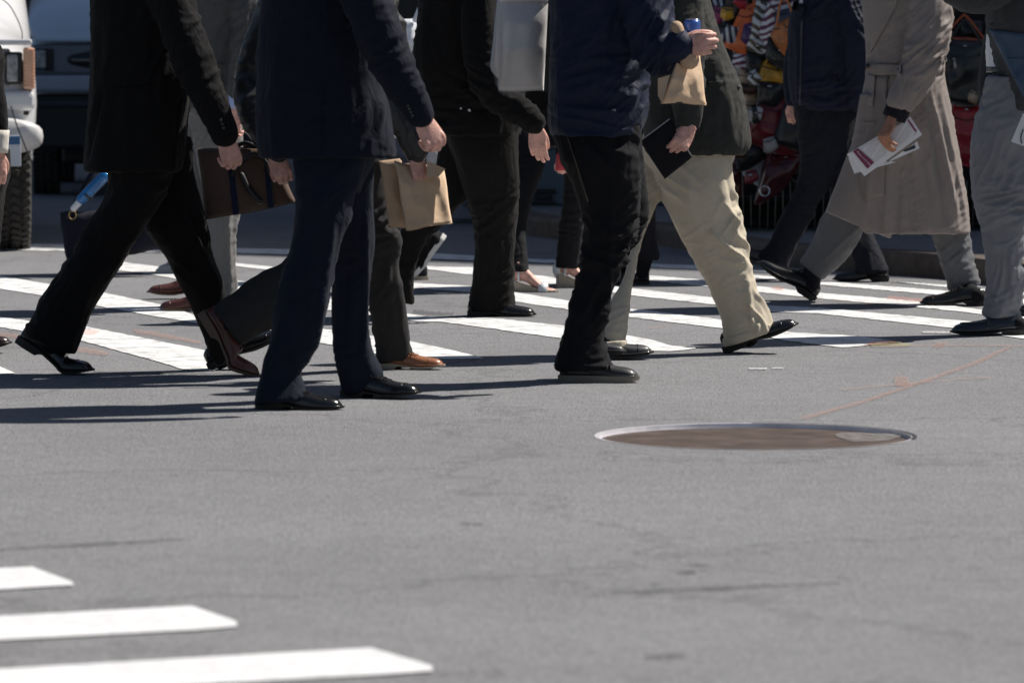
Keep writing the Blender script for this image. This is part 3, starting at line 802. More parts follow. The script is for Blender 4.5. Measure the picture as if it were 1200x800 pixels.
strip('white_paint_chip', [(1080, 388), (1116, 388)], [(1082, 390), (1116, 390)], M_CHIP, 0.005, 0.2, 81, n=12)
strip('white_paint_chip', [(877, 430.5), (899, 430.5)], [(878, 432.5), (899, 432.5)], M_CHIP, 0.005, 0.3, 82, n=12)
strip('white_paint_chip', [(905, 430.3), (918, 430.3)], [(905, 431.8), (918, 431.6)], M_CHIP, 0.005, 0.3, 83, n=12)
# tar seams and dark spots in the asphalt
strip('road_crack', [(0, 642), (60, 638), (120, 634), (215, 630)], [(0, 644), (60, 641), (120, 638.5), (215, 632)], M_TAR, 0.003, 0.7, 90, n=50)
strip('road_crack', [(715, 692), (760, 690), (850, 685), (985, 681)], [(715, 693.5), (760, 694.5), (850, 690), (985, 683)], M_TAR, 0.003, 0.8, 91, n=60)
strip('road_crack', [(542, 611.5), (567, 612)], [(540, 614), (569, 615)], M_TAR, 0.003, 0.8, 92, n=10)
strip('road_crack', [(794, 668), (815, 667.5)], [(792, 672), (816, 671)], M_TAR, 0.003, 0.8, 93, n=10)
strip('road_crack', [(806, 660), (832, 659.5)], [(808, 662.5), (834, 662)], M_TAR, 0.003, 0.8, 94, n=10)
strip('road_crack', [(755, 766), (800, 764)], [(757, 771), (806, 769)], M_TAR, 0.003, 0.8, 95, n=14)
strip('road_crack', [(484, 362), (510, 365), (532, 366)], [(484, 367), (510, 369), (530, 369)], M_TAR, 0.003, 0.9, 96, n=40)
# long dark seam that separates the crosswalk paving from the near asphalt
strip('road_seam', [(110, 434), (200, 436), (330, 437), (460, 430), (560, 421)], [(110, 436), (200, 437.6), (330, 438.6), (460, 431.5), (560, 422)], M_TAR, 0.0032, 0.5, 97, n=90)

# ---- sunken manhole cover
M_IRON = basic('manhole_iron', (0.14, 0.105, 0.09), rough=0.42, metal=0.35, var=0.4, vscale=7, bump=0.002, bscale=60)
M_RIM = basic('worn_steel_rim', (0.72, 0.70, 0.74), rough=0.38, metal=0.25, var=0.2, vscale=8, bump=0.001)
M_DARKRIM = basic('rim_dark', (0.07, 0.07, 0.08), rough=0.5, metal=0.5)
mh = empty('manhole_cover', (MHC[0], MHC[1], 0), 'round brown iron manhole cover sunk in the empty asphalt in front of the walkers', 'manhole cover')
def annulus(r0, z0, r1, z1, seg=96, a0=0, a1=2 * PI):
    full = abs(a1 - a0 - 2 * PI) < 1e-6
    A = np.linspace(a0, a1, seg, endpoint=not full); v = []
    for a in A: v.append((MHC[0] + r0 * math.cos(a), MHC[1] + r0 * math.sin(a), z0))
    for a in A: v.append((MHC[0] + r1 * math.cos(a), MHC[1] + r1 * math.sin(a), z1))
    f = [(i, (i + 1) % seg, seg + (i + 1) % seg, seg + i) for i in range(seg if full else seg - 1)]
    return v, f
g = Geo(); v = []; f = []
n = 72; rr = [0.05, 0.15, 0.25, 0.35, 0.43, 0.484]
v.append((MHC[0], MHC[1], -0.010)); rng = random.Random(4)
for r in rr:
    for a in np.linspace(0, 2 * PI, n, endpoint=False): v.append((MHC[0] + r * math.cos(a), MHC[1] + r * math.sin(a), -0.010 + (0.0 if r < .45 else -.003)))
for j in range(n): f.append((0, 1 + j, 1 + (j + 1) % n))
for k in range(len(rr) - 1):
    for j in range(n): f.append((1 + k * n + j, 1 + (k + 1) * n + j, 1 + (k + 1) * n + (j + 1) % n, 1 + k * n + (j + 1) % n))
g.add(v, f)
g.obj('plate', M_IRON, mh, smooth=False)
g = Geo(); g.add(*annulus(MHR - .001, 0.0015, MHR - .012, 0.001)); g.add(*annulus(MHR - .012, 0.001, MHR - .014, -0.02)); g.add(*annulus(MHR - .014, -.012, 0.478, -0.012))
g.obj('rim', M_RIM, mh)
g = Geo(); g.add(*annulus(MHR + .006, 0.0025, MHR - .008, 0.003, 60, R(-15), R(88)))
g.obj('dark_edge', M_DARKRIM, mh)  # darker arc laid along the right and back of the rim
# asphalt patch spilled over the plate
pv = [G(x, y, -.0075) for x, y in [(978, 509), (985, 506.5), (1002, 507), (1025, 507.5), (1050, 506.5), (1061, 509), (1052, 512.5), (1040, 515.5), (1020, 517), (1000, 517.5), (990, 514), (982, 512)]]
o = mkmesh('asphalt_patch', pv, [tuple(range(len(pv)))[::-1]], paint('patch_grey', (.24, .225, .215), (.24, .225, .215), wear=.45, scale=26, soft=.16, alpha=.8), mh, smooth=False)

# ---- kerb, sidewalk
kx = [(600, 272.0), (775, 288), (879, 309), (1110, 327), (1155, 333)]
kp = [G(*p)[:2] for p in kx]
kp = [np.array([-2.2, 75.0]), np.array([-1.55, 50.0]), np.array([-.55, 38.0])] + [np.array(k) for k in kp] + [np.array([3.2, 21.6]), np.array([5.0, 19.2]), np.array([9.0, 17.0]), np.array([60.0, 10.0])]
kc = catmull(np.array(kp), 6)
tg = np.gradient(kc, axis=0); tg /= np.linalg.norm(tg, axis=1)[:, None]; nr = np.stack([-tg[:, 1], tg[:, 0]], 1)
if nr[20][0] < 0: nr = -nr
KH = 0.125
v = []; f = []
prof = [(0.0, 0.0), (0.004, KH * .75), (0.018, KH - .004), (0.05, KH), (0.17, KH), (0.17, 0.0)]
for c, nn in zip(kc, nr):
    for o_, z in prof: v.append((c[0] + nn[0] * o_, c[1] + nn[1] * o_, z))
m = len(prof)
for i in range(len(kc) - 1):
    for j in range(m - 1): f.append((i * m + j, (i + 1) * m + j, (i + 1) * m + j + 1, i * m + j + 1))
setp(mkmesh('kerb', v, f, M_KERB, smooth=False), kind='structure')
v = []; f = []
for c, nn in zip(kc, nr):
    v.append((c[0] + nn[0] * .17, c[1] + nn[1] * .17, KH - .004)); v.append((c[0] * 0 + 60, max(c[1], 10) + 12, KH - .004))
for i in range(len(kc) - 1): f.append((2 * i, 2 * i + 1, 2 * i + 3, 2 * i + 2))
setp(mkmesh('sidewalk', v, f, M_WALK, smooth=False), kind='structure')

# ---- buildings: the block that shades the far side, and a row across the avenue
M_BRICK = basic('brown_brick', (0.13, 0.085, 0.07), rough=0.85, var=0.2, vscale=3, bump=0.003, bscale=60)
M_STONE = basic('grey_stone', (0.2, 0.19, 0.18), rough=0.8, var=0.15, vscale=2)
M_GLASS = basic('dark_window_glass', (0.02, 0.025, 0.03), rough=0.08, spec=0.8)
M_SHOP = basic('shopfront_dark', (0.03, 0.03, 0.032), rough=0.5)
def building(ox, oy, ang, length, depth, height, label, mat, win=(3.0, 3.6)):
    e = empty('apartment_building' if mat is M_BRICK else 'office_building', (ox, oy, 0), label, 'building')
    rot = Matrix.Rotation(ang, 4, 'Z')
    def add(g, x, y, z, sx, sy, sz, bv=0.0):
        vv, ff = box(0, 0, 0, sx, sy, sz, bv)
        M = Matrix.Translation((ox, oy, 0)) @ rot @ Matrix.Translation((x, y, z))
        g.add([tuple(M @ Vector(p)) for p in vv], ff)
    g = Geo(); add(g, length / 2, depth / 2, height / 2 + .1, length, depth, height); g.obj('wall', mat, e, smooth=False)
    g = Geo(); add(g, length / 2, depth / 2, height + .4, length + .6, depth + .6, .6); add(g, length / 2, -.12, 4.3, length, .3, .4); g.obj('cornice', M_STONE, e, smooth=False)
    g = Geo(); add(g, length / 2, -.06, 1.9, length - .5, .14, 3.6); g.obj('shopfront', M_SHOP, e, smooth=False)
    nx = int(length / win[0]); nz = int((height - 5) / win[1])
    proto = None
    for i in range(nx):
        for j in range(min(nz, 3)):
            x = (i + .5) * length / nx; z = 6.6 + j * win[1]
            g = Geo(); add(g, x, -.02, z, 1.3, .08, 2.0); wn = g.obj('window', M_GLASS, e, smooth=False)
            g = Geo(); add(g, x, -.06, z - 1.07, 1.6, .16, .12); g.obj('sill', M_STONE, wn, smooth=False)
    return e
SE = math.atan2(-0.57, 0.82)
building(2.4, 43.0, SE, 34, 26, 19.5, 'brown brick building with dark shopfront behind the handbag stall', M_BRICK)
building(-26, 74, 0.05, 44, 12, 24, 'dark stone building far across the end of the street', M_STONE)

# ---- newsstand base behind the women
M_BLUEG = basic('blue_grey_enamel', (0.085, 0.12, 0.155), rough=0.45, var=0.1, vscale=4)
M_WPANEL = basic('white_panel', (0.62, 0.66, 0.72), rough=0.5, var=0.05)
M_BEIGE = basic('beige_strip', (0.35, 0.32, 0.27), rough=0.6)
M_BLACK = basic('black_plastic', (0.012, 0.012, 0.013), rough=0.45)
ns = empty('newsstand', G(690, 262, KH), 'blue grey newsstand with white counter at the kerb behind the two women', 'newsstand')
Yn = 31.6
x0, x1 = P(520, 200, Yn)[0], P(835, 200, Yn)[0]; cx = (x0 + x1) / 2; sx = x1 - x0
def nb(name, zc, sz, yo, sy, mat, sxx=None, x=None, bev=.01):
    g = Geo(); g.add(*box(x if x is not None else cx, Yn + yo + sy / 2, zc, sxx or sx, sy, sz, bev)); return g.obj(name, mat, ns, smooth=False)
zt = lambda y: P(600, y, Yn)[2]
nb('base_panel', (KH + zt(174)) / 2, zt(174) - KH, 0, 1.0, M_BLUEG)
nb('price_strip', (zt(174) + zt(165)) / 2, zt(165) - zt(174) - .004, -.015, 1.0, M_BEIGE)
for i in range(14):
    xx = x0 + (i + .5) * sx / 14
    nb('paper_slot', (zt(174) + zt(165)) / 2, .03, -.02, .02, M_BLACK, .05, xx, .002)
nb('counter_panel', (zt(165) + zt(128)) / 2, zt(128) - zt(165) - .004, .002, 1.0, M_WPANEL)
nb('kiosk_wall', (zt(128) + 2.4) / 2 + .002, 2.4 - zt(128), .25, .75, M_BLACK)
nb('canopy', 2.45, .08, -.3, 1.5, M_BLUEG)
xx = P(636, 230, Yn)[0]
for k, yy in enumerate((224, 231, 238)): nb('vent_slat', zt(yy), .028, -.03, .05, M_BLACK, .17 if k != 1 else .12, xx, .004)

# ---- vehicles (heading towards the crosswalk), built in local space: x right, y back, z up from the front bumper centre
def vehicle(name, label, cat, ox, oy, yaw, W, hoodz, bumpz, M, wheel_r, L=5.0, big=1.0, style='van'):
    e = empty(name, (ox, oy, 0), label, cat)
    Mx = Matrix.Translation((ox, oy, 0)) @ Matrix.Rotation(yaw, 4, 'Z')
    def T(v): return [tuple(Mx @ Vector(p)) for p in v]
    def B(nm, x, y, z, sx, sy, sz, mat, bev=.02, par=e, seg=3, smooth=True):
        v, f = box(x, y, z, sx, sy, sz, bev, seg); return mkmesh(nm, T(v), f, mat, par, smooth=False)
    def LO(nm, secs, mat, par=e, n=4, power=4):
        """secs: (y, halfwidth, zbot, ztop)"""
        q = catmull(np.array(secs), n); rings = []
        a = np.linspace(0, 2 * PI, 48, endpoint=False)
        for y, hw, zb, zt_ in q:
            ca = np.sign(np.cos(a)) * np.abs(np.cos(a)) ** (2 / power); sa = np.sign(np.sin(a)) * np.abs(np.sin(a)) ** (2 / power)
            rings.append(np.stack([ca * hw, np.full(48, y), (zb + zt_) / 2 + sa * (zt_ - zb) / 2], 1))
        v, f = loft(rings); return mkmesh(nm, T(v), f, mat, par)
    h = W / 2
    gl = M_GLASS
    if style == 'van':
        LO('body', [(0.0, h - .16, .62, hoodz - .20), (.03, h - .06, .52, hoodz - .08), (.14, h - .005, .45, hoodz), (.5, h, .42, hoodz + .12), (.95, h, .42, hoodz + .24), (1.5, h - .02, .42, 1.95), (1.9, h - .04, .42, 2.1), (3.2, h - .03, .42, 2.12), (L - .1, h - .04, .42, 2.1), (L, h - .12, .5, 1.95)], M['body'], power=3.1)
    else:
        LO('body', [(0.0, h - .16, .66, hoodz - .34), (.03, h - .06, .60, hoodz - .22), (.16, h - .01, .5, hoodz - .06), (.5, h, .46, hoodz + .06), (1.0, h, .46, hoodz + .16), (1.6, h - .02, .46, hoodz + .55), (2.1, h - .04, .46, hoodz + .72), (3.4, h - .04, .46, hoodz + .74), (L - .1, h - .05, .46, hoodz + .66), (L, h - .12, .55, hoodz + .4)], M['body'], power=5)
    return e, B, LO, T
M_VANW = basic('van_white_paint', (0.72, 0.72, 0.73), rough=0.28, coat=0.6, var=0.04, vscale=3)
M_VANG = basic('van_bumper_plastic', (0.62, 0.61, 0.6), rough=0.5, var=0.12, vscale=8)
M_TYRE = basic('tyre_rubber', (0.045, 0.04, 0.036), rough=0.9, var=0.35, vscale=25, bump=0.002)
M_RIMM = basic('wheel_steel', (0.3, 0.3, 0.3), rough=0.4, metal=0.7)
M_CHROME = basic('grey_trim', (0.3, 0.3, 0.31), rough=0.3, metal=0.6)
M_LENS = basic('headlight_lens', (0.34, 0.35, 0.35), rough=0.1, coat=1.0, var=0.5, vscale=30, spec=0.8)
M_AMBER = basic('amber_lens', (0.85, 0.50, 0.33), rough=0.3, coat=0.6, var=0.15, vscale=12)
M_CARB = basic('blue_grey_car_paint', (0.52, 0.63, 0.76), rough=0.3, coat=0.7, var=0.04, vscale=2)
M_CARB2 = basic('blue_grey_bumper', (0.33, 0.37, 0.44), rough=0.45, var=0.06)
M_PLATEW = basic('plate_white', (0.6, 0.63, 0.68), rough=0.4)
M_PLATEB = basic('plate_blue', (0.05, 0.14, 0.3), rough=0.4)
def wheel(T, e, x, y, r, wd, seed=0):
    n = 40; a = np.linspace(0, 2 * PI, n, endpoint=False); rings = []
    prof = [(-wd / 2 + .02, r * .62), (-wd / 2, r * .8), (-wd / 2 + .01, r * .93), (-wd / 2 + .04, r * .985), (0, r), (wd / 2 - .04, r * .985), (wd / 2 - .01, r * .93), (wd / 2, r * .8), (wd / 2 - .02, r * .62)]
    for px_, pr in prof:
        rings.append(np.stack([np.full(n, x + px_), y + pr * np.sin(a), r + pr * np.cos(a)], 1))
    v, f = loft(rings); ty = mkmesh('tyre', T(v), f, M_TYRE, e)
    g = Geo()                                   # tread blocks
    nb_ = 46
    for i in range(nb_):
        an = 2 * PI * i / nb_
        for k, (cx_, cw) in enumerate(((-.40, .19), (-.15, .2), (.12, .2), (.38, .19))):
            aa = an + (k % 2) * PI / nb_ + (0.02 if k in (0, 3) else 0)
            rr = r * (1.0 if abs(cx_) < .3 else .985) + .004
            rot = Matrix.Rotation(-aa, 4, 'X') @ Matrix.Rotation(0.35 * (1 if k % 2 else -1), 4, 'Z')
            bv, bf = box(0, 0, 0, cw * wd, 2 * PI * r / nb_ * .66, .022, .004, 1, rot=rot)
            g.add(T([(p[0] + x + cx_ * wd, p[1] + y + rr * math.sin(aa), p[2] + r + rr * math.cos(aa)) for p in bv]), bf)
    g.obj('tread', M_TYRE, ty, smooth=False)
    g = Geo(); rings = [np.stack([np.full(n, x + o), y + q * np.sin(a), r + q * np.cos(a)], 1) for o, q in ((-wd * .42, r * .63), (-wd * .3, r * .5), (-wd * .34, r * .2), (wd * .34, r * .2), (wd * .3, r * .5), (wd * .42, r * .63))]
    g.add(*loft(rings)); g.obj('rim', M_RIMM, ty)

# white van, only its front corner enters the frame
VY = 27.4; vk = VY / FPX
vw = 1.96; yaw = R(7)
vx = P(39.5, 100, VY)[0] - vw / 2 * math.cos(yaw) + .02
e, B, LO, T = vehicle('white_van', 'white van with amber turn signal stopped at the edge of the crosswalk', 'van', vx, VY - .1, yaw, vw, P(0, 44, VY)[2] + .02, .5, dict(body=M_VANW), .37)
vz = lambda y: P(0, y, VY)[2]
h = vw / 2
xl = lambda px: h - (40 - px) * vk
# front panels
B('hood_lip', 0, .02, (vz(46) + vz(53)) / 2, vw - .06, .16, vz(46) - vz(53), M_VANW, .014)
B('grille', 0, .045, (vz(57) + vz(104)) / 2, vw - .30, .09, vz(57) - vz(104), M_CHROME, .02)
gr = B('grille_insert', 0, -.01, (vz(60) + vz(101)) / 2, vw - .78, .03, vz(62) - vz(100), M_BLACK, .01)
for k in range(5): B('grille_bar', 0, -.03, vz(66 + k * 8), vw - .8, .02, .012, M_CHROME, .003, gr)
for sg in (-1, 1):
    hl = B('headlight', sg * (xl(12)), -.012, (vz(60) + vz(100)) / 2, 21 * vk, .06, vz(61) - vz(99), M_BLACK, .015)
    B('lens', sg * xl(10.5), -.045, (vz(63) + vz(97)) / 2, 13 * vk, .03, vz(64) - vz(96), M_LENS, .012, hl)
    ts = B('turn_signal', sg * (xl(30) ), .05, (vz(56) + vz(105)) / 2, 13.5 * vk, .18, vz(56) - vz(105), M_AMBER, .014)
    for k in range(11): B('lens_rib', sg * xl(30), .048, vz(59 + k * 4.2), 13.6 * vk, .183, .008, M_AMBER, .002, ts)
B('bumper', 0, .06, (vz(106) + vz(130)) / 2, vw - .03, .22, vz(106) - vz(130), M_VANW, .035)
B('bumper_gap', 0, .12, (vz(130) + vz(134)) / 2, vw - .1, .2, .03, M_BLACK, .004)
lb = LO('lower_bumper', [(-.14, h - .06, vz(172), vz(136)), (-.10, h + .005, vz(180), vz(133)), (.0, h + .03, vz(187), vz(133)), (.15, h + .02, vz(186), vz(134)), (.34, h, vz(184), vz(136))], M_VANG, n=3, power=3.2)
pl = B('licence_plate', xl(11), -.165, (vz(158) + vz(194)) / 2, .08, .012, vz(158) - vz(194), M_PLATEW, .004)
B('plate_band', xl(11), -.174, vz(164), .07, .006, .045, M_PLATEB, .002, pl)
g = Geo(); g.add(T([(0, 0, 0)]), []) 
g = Geo(); g.add(*tube([T([(xl(8), -.17, vz(124))])[0], T([(xl(16), -.19, vz(150))])[0], T([(xl(32), -.16, vz(190))])[0]], [.004] * 3, seg=6)); g.obj('hanging_wire', M_BLACK, e)
g = Geo(); g.add(*tube([Vector(T([(xl(p[0]), p[1], vz(p[2]))])[0]) for p in ((-20, .16, -8), (4, .14, 2), (16, .09, 20), (22, .04, 36), (22.5, .0, 46))], [.0035] * 5, seg=6)); g.obj('hood_seam', M_BLACK, e)
WX = h - (40 - 22) * vk - .0
for sx_ in (-1, 1):
    wheel(T, e, sx_ * (h - .03 - .125), .62, .375, .25)
    wheel(T, e, sx_ * (h - .155), 3.9, .375, .25)
B('underbody', 0, 2.4, .38, vw - .5, 4.2, .3, M_BLACK, .03)
B('windshield', 0, 1.28, 1.72, vw - .4, .03, .55, M_GLASS, .02).rotation_euler = (0, 0, 0)

# blue-grey minivan behind, in the building's shade
CY = 37.0; ck = CY / FPX; cz = lambda y: P(0, y, CY)[2]
cw = 1.92; yaw2 = R(3)
cxm = P(33, 80, CY)[0] + cw / 2
e2, B, LO, T = vehicle('parked_minivan', 'blue grey minivan with oval grille opening in the shade behind the white van', 'minivan', cxm, CY - .1, yaw2, cw, cz(18), .5, dict(body=M_CARB), .36, style='mini')
h2 = cw / 2; xc = lambda px: -h2 + (px - 33) * ck
LO('hood', [(-.07, h2 - .12, cz(50), cz(43)), (-.04, h2 - .05, cz(51), cz(30)), (.1, h2 - .01, cz(51), cz(8)), (.5, h2, cz(50), cz(-14)), (.95, h2, cz(40), cz(-24))], M_CARB, power=4)
B('hood_trim', 0, -.08, cz(46.5), cw - .14, .05, .03, M_CARB, .008)
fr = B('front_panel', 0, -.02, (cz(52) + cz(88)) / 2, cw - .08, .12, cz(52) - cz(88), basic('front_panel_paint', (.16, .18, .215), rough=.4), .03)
for sg in (-1, 1):
    hl = B('headlight', sg * xc(45), -.075, (cz(56) + cz(83)) / 2, .2, .05, cz(57) - cz(82), M_BLACK, .02)
    B('lens', sg * xc(44.5), -.10, (cz(58) + cz(81)) / 2, .155, .025, cz(59) - cz(80), M_LENS, .015, hl)
    B('corner_panel', sg * xc(60), -.085, (cz(56) + cz(84)) / 2, .07, .02, cz(57) - cz(83), M_BLACK, .008)
a = np.linspace(0, 2 * PI, 40, endpoint=False)
def oval(cx_, cz_, rx, rz, y0, y1, nm, mat, par):
    rings = [np.stack([cx_ + np.sign(np.cos(a)) * np.abs(np.cos(a)) ** .7 * rx * s_, np.full(40, y_), cz_ + np.sign(np.sin(a)) * np.abs(np.sin(a)) ** .8 * rz * s_], 1) for y_, s_ in ((y0, 1.0), (y1, .94), (y1 + .0, .5))]
    v, f = loft(rings); return mkmesh(nm, T(v), f, mat, par)
gw = abs(xc(76))
og = oval(0, cz(70), gw, (cz(58) - cz(83)) / 2, -.06, -.088, 'grille', M_BLACK, e2)
B('grille_bar', 0, -.095, cz(70.5), gw * 1.8, .012, .012, M_CHROME, .004, og)
B('lower_intake', 0, -.085, cz(94), abs(xc(80)) * 2, .05, cz(89) - cz(98), M_BLACK, .02)
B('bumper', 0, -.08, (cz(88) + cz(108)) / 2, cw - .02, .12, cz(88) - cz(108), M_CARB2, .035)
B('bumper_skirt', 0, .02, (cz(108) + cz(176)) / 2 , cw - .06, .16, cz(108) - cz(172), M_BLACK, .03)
B('bumper_strip', 0, -.07, cz(121), cw - .1, .03, .05, basic('strip_blue_black', (.02, .025, .04), rough=.3), .01)
for sx_ in (-1, 1):
    wheel(T, e2, sx_ * (h2 - .12), .75, .33, .2)
    wheel(T, e2, sx_ * (h2 - .12), 3.7, .33, .2)
B('underbody', 0, 2.3, .36, cw - .5, 4.0, .24, M_BLACK, .03)
B('windshield', 0, 1.5, 1.75, cw - .4, .03, .4, M_GLASS, .02)

# ================================================================== PEOPLE
F_BLACK = fabric('black_suiting', (0.0055, 0.0053, 0.0058), stripe=0.004)
F_BLACKT = fabric('black_trouser_cloth', (0.0065, 0.006, 0.0065), stripe=0.003)
F_NAVY = fabric('navy_suiting', (0.0065, 0.009, 0.018))
F_NAVYT = fabric('navy_trouser_cloth', (0.0085, 0.0115, 0.022))
F_CHAR = fabric('charcoal_denim', (0.032, 0.031, 0.031), crease=.006)
F_BLKJ = fabric('black_denim', (0.008, 0.008, 0.010), crease=.007, cs=18)
F_BLKC = fabric('black_coat_cloth', (0.0048, 0.0046, 0.0045))
F_BRBL = fabric('brown_black_cloth', (0.0095, 0.0088, 0.0082))
F_WIND = fabric('navy_windbreaker', (0.012, 0.017, 0.040), rough=.62, crease=.008, cs=16)
F_WIND2 = fabric('dark_navy_blouson', (0.012, 0.014, 0.030), rough=.7, crease=.006)
F_SPORT = fabric('charcoal_tweed', (0.040, 0.040, 0.037))
F_KHAKI = fabric('khaki_twill', (0.54, 0.475, 0.37), crease=.003, var=.05, sheen=.05)
F_TRENCH = fabric('taupe_gabardine', (0.238, 0.202, 0.184), rough=.6, crease=.004, var=.05, sheen=.1)
F_GREYT = fabric('grey_wool', (0.135, 0.138, 0.148), var=.06)
F_GREYL = fabric('light_grey_wool', (0.19, 0.185, 0.18), var=.06)
F_GREYJ = fabric('mid_grey_suiting', (0.085, 0.083, 0.083), var=.06)
F_GREYB = fabric('blue_grey_suit', (0.19, 0.195, 0.215), var=.06, crease=.007)
F_JACK14 = fabric('dark_grey_suit', (0.05, 0.052, 0.055), var=.06)
F_LINING = fabric('blue_lining', (0.055, 0.085, 0.135), rough=.5)
F_WHITE = fabric('white_shirt', (0.72, 0.73, 0.76), var=.03)
F_BLUES = fabric('blue_shirt', (0.40, 0.50, 0.78), var=.03)
F_DARKIN = fabric('dark_inner_cuff', (0.012, 0.012, 0.018))
L_BLACK = leather('black_shoe_leather', (0.012, 0.012, 0.013), rough=.22)
L_DULL = leather('dull_black_leather', (0.016, 0.016, 0.018), rough=.5)
L_BROWN = leather('brown_shoe_leather', (0.10, 0.032, 0.022), rough=.35)
L_TAN = leather('tan_shoe_leather', (0.34, 0.13, 0.055), rough=.4)
L_DKBR = leather('oxblood_leather', (0.035, 0.016, 0.013), rough=.3)
L_NAVY = leather('navy_black_leather', (0.014, 0.018, 0.028), rough=.35)
S_BLK = basic('black_sole', (0.014, 0.013, 0.012), rough=.7)
S_BEIGE = basic('beige_sole', (0.42, 0.36, 0.28), rough=.7)
S_WHITE = basic('white_rubber', (0.72, 0.71, 0.68), rough=.6)
S_BRN = basic('brown_sole', (0.13, 0.09, 0.06), rough=.7)
LC = fabric('black_lace', (0.01, 0.01, 0.01))
LCW = fabric('white_lace', (0.7, 0.7, 0.7))
LCB = fabric('brown_lace', (0.06, 0.03, 0.02))
X_, Y_, Z_ = np.eye(3)
def pelvis(p, x0, x1, ytop, ybot, dy=0.0, b=0.15):
    """hip block joining two legs"""
    xm0 = (x0 + x1) / 2; hw = (x1 - x0) / 2
    return p.edge([(xm0 - hw * .92, xm0 + hw * .92, ytop), (x0, x1, (ytop + ybot) / 2), (xm0 - hw * .6, xm0 + hw * .6, ybot)], b=b, dy=dy, power=2.2)
def button(p, on, x, y, r, mat, parent=None, name='button'):
    bvh = BVHTree.FromPolygons([tuple(c) for c in on[0]], on[1])
    d = Vector(P(x, y, p.Y) - C0).normalized(); h = bvh.ray_cast(Vector(C0), d)
    if h[0] is None: return
    c = np.array(h[0]) - np.array(d) * .003; rr = r * p.k
    g = Geo(); a = np.linspace(0, 2 * PI, 14, endpoint=False)
    rings = [c + np.outer(np.cos(a), X_) * q * rr + np.outer(np.sin(a), Z_) * q * rr - np.array(d) * o for q, o in ((1, -.004), (1, .001), (.8, .003), (.3, .002))]
    g.add(*loft(rings)); g.obj(name, mat, parent or p.body)
M_BTN = basic('dark_button', (0.03, 0.03, 0.03), rough=.3)
M_GOLD = basic('gold_ring_metal', (0.8, 0.6, 0.25), rough=.2, metal=1.0)

# ---------------- P1 black pinstripe suit, left
p = Person('person striding in a black pinstripe suit with turn-up trousers, left of the brown briefcase', (170, 440), GD(439), 1, 1.8, seed=1)
J = [p.torso([(98, 212, 200), (100, 216, 180), (104, 222, 130), (107, 226, 80), (107, 224, 30), (108, 218, -10)], b=.185)]
J.append(p.limb([(178, -52, 25, -.17), (200, 0, 25, -.21), (222, 60, 24, -.25), (236, 95, 22, -.26), (252, 130, 18, -.27), (263, 157, 15.5, -.27)]))
J.append(p.limb([(150, -50, 22, .17), (140, 10, 21, .20), (135, 70, 19, .2), (150, 120, 16, .2), (160, 150, 14, .2)]))
j = p.garment('jacket', J, F_BLACK, [(228, 82, -.25, .10, .010, 25), (245, 130, -.27, .07, .006, 60), (170, 60, -.18, .2, .006, 70, .06), (215, 20, -.2, .12, .007, 50)], [(206, 100, 214, 170, 5, -.010), (126, 104, 104, 192, 3, -.010), (118, 104, 100, 180, 3, .006)], drape=.004)
jd = p.last
for k in range(3): button(p, jd, 262 - k * 1.6, 150 - k * 4.5, 1.8, M_BTN, j)
p.patch(jd, [(213, 118), (215, 119), (206, 196), (203, 196)], F_BLACK, 'front_edge', parent=j, nu=3, nv=16)
p.patch(jd, [(130, 104), (176, 100), (176, 103), (130, 107)], F_BLACK, 'pocket_flap', parent=j, nu=10, nv=2)
J = [pelvis(p, 118, 212, 130, 225)]
J.append(p.edge([(126, 205, 160), (127, 200, 200), (124, 193, 230), (104, 171, 262), (77, 143, 308), (49, 116, 350), (33, 384, 99, 386), (30, 394, 88, 414)], dy=-.08, dy1=gd(p, 439)))
J.append(p.edge([(140, 224, 160), (146, 228, 200), (156, 236, 236), (172, 243, 270), (195, 250, 302), (212, 262, 334), (228, 268, 368), (240, 273, 400), (244, 271, 420)], dy=.09, dy1=gd(p, 433)))
t = p.garment('trousers', J, F_BLACKT, [(95, 300, -.05, .10, .010, 40), (70, 350, 0, .12, .008, 60), (215, 300, .05, .10, .010, -40), (245, 370, 0, .10, .008, -20), (165, 215, -.1, .12, .009, 40)],
              [(203, 232, 256, 345, 4, .016), (214, 240, 262, 330, 3, -.012), (228, 245, 250, 300, 3, .012), (150, 240, 60, 380, 5, .009), (120, 300, 88, 395, 4, .008), (236, 350, 262, 405, 3, .010)], drape=.005)
g = Geo(); g.add(*p.edge([(30, 378, 101, 383), (28, 392, 88, 412)], dy=0.0, body=False, ratio=.93)); 
co, no, fc = remesh(g, .006, 2); mkmesh('turn_up', co, fc, F_BLACKT, t)
shoe(p, 'toe', 106, 436, .315, 1, pitch=0, flex=30, yaw=-8, kind='oxford', mat=L_BLACK, sole=S_BLK, lace=LC, Y=GD(439))
shoe(p, 'heel', 246, 434, .30, 1, pitch=24, yaw=6, kind='oxford', mat=L_BLACK, sole=S_BLK, lace=LC, Y=GD(433))
p.hand(264, 160, (.28, .08, -.95), (-.45, .88, -.1), (1, .3, .2), 1.0, dy=-.27, curl=(48, 62, 35), thumb=(.25, .5, .5))
p.finish()
p1 = p

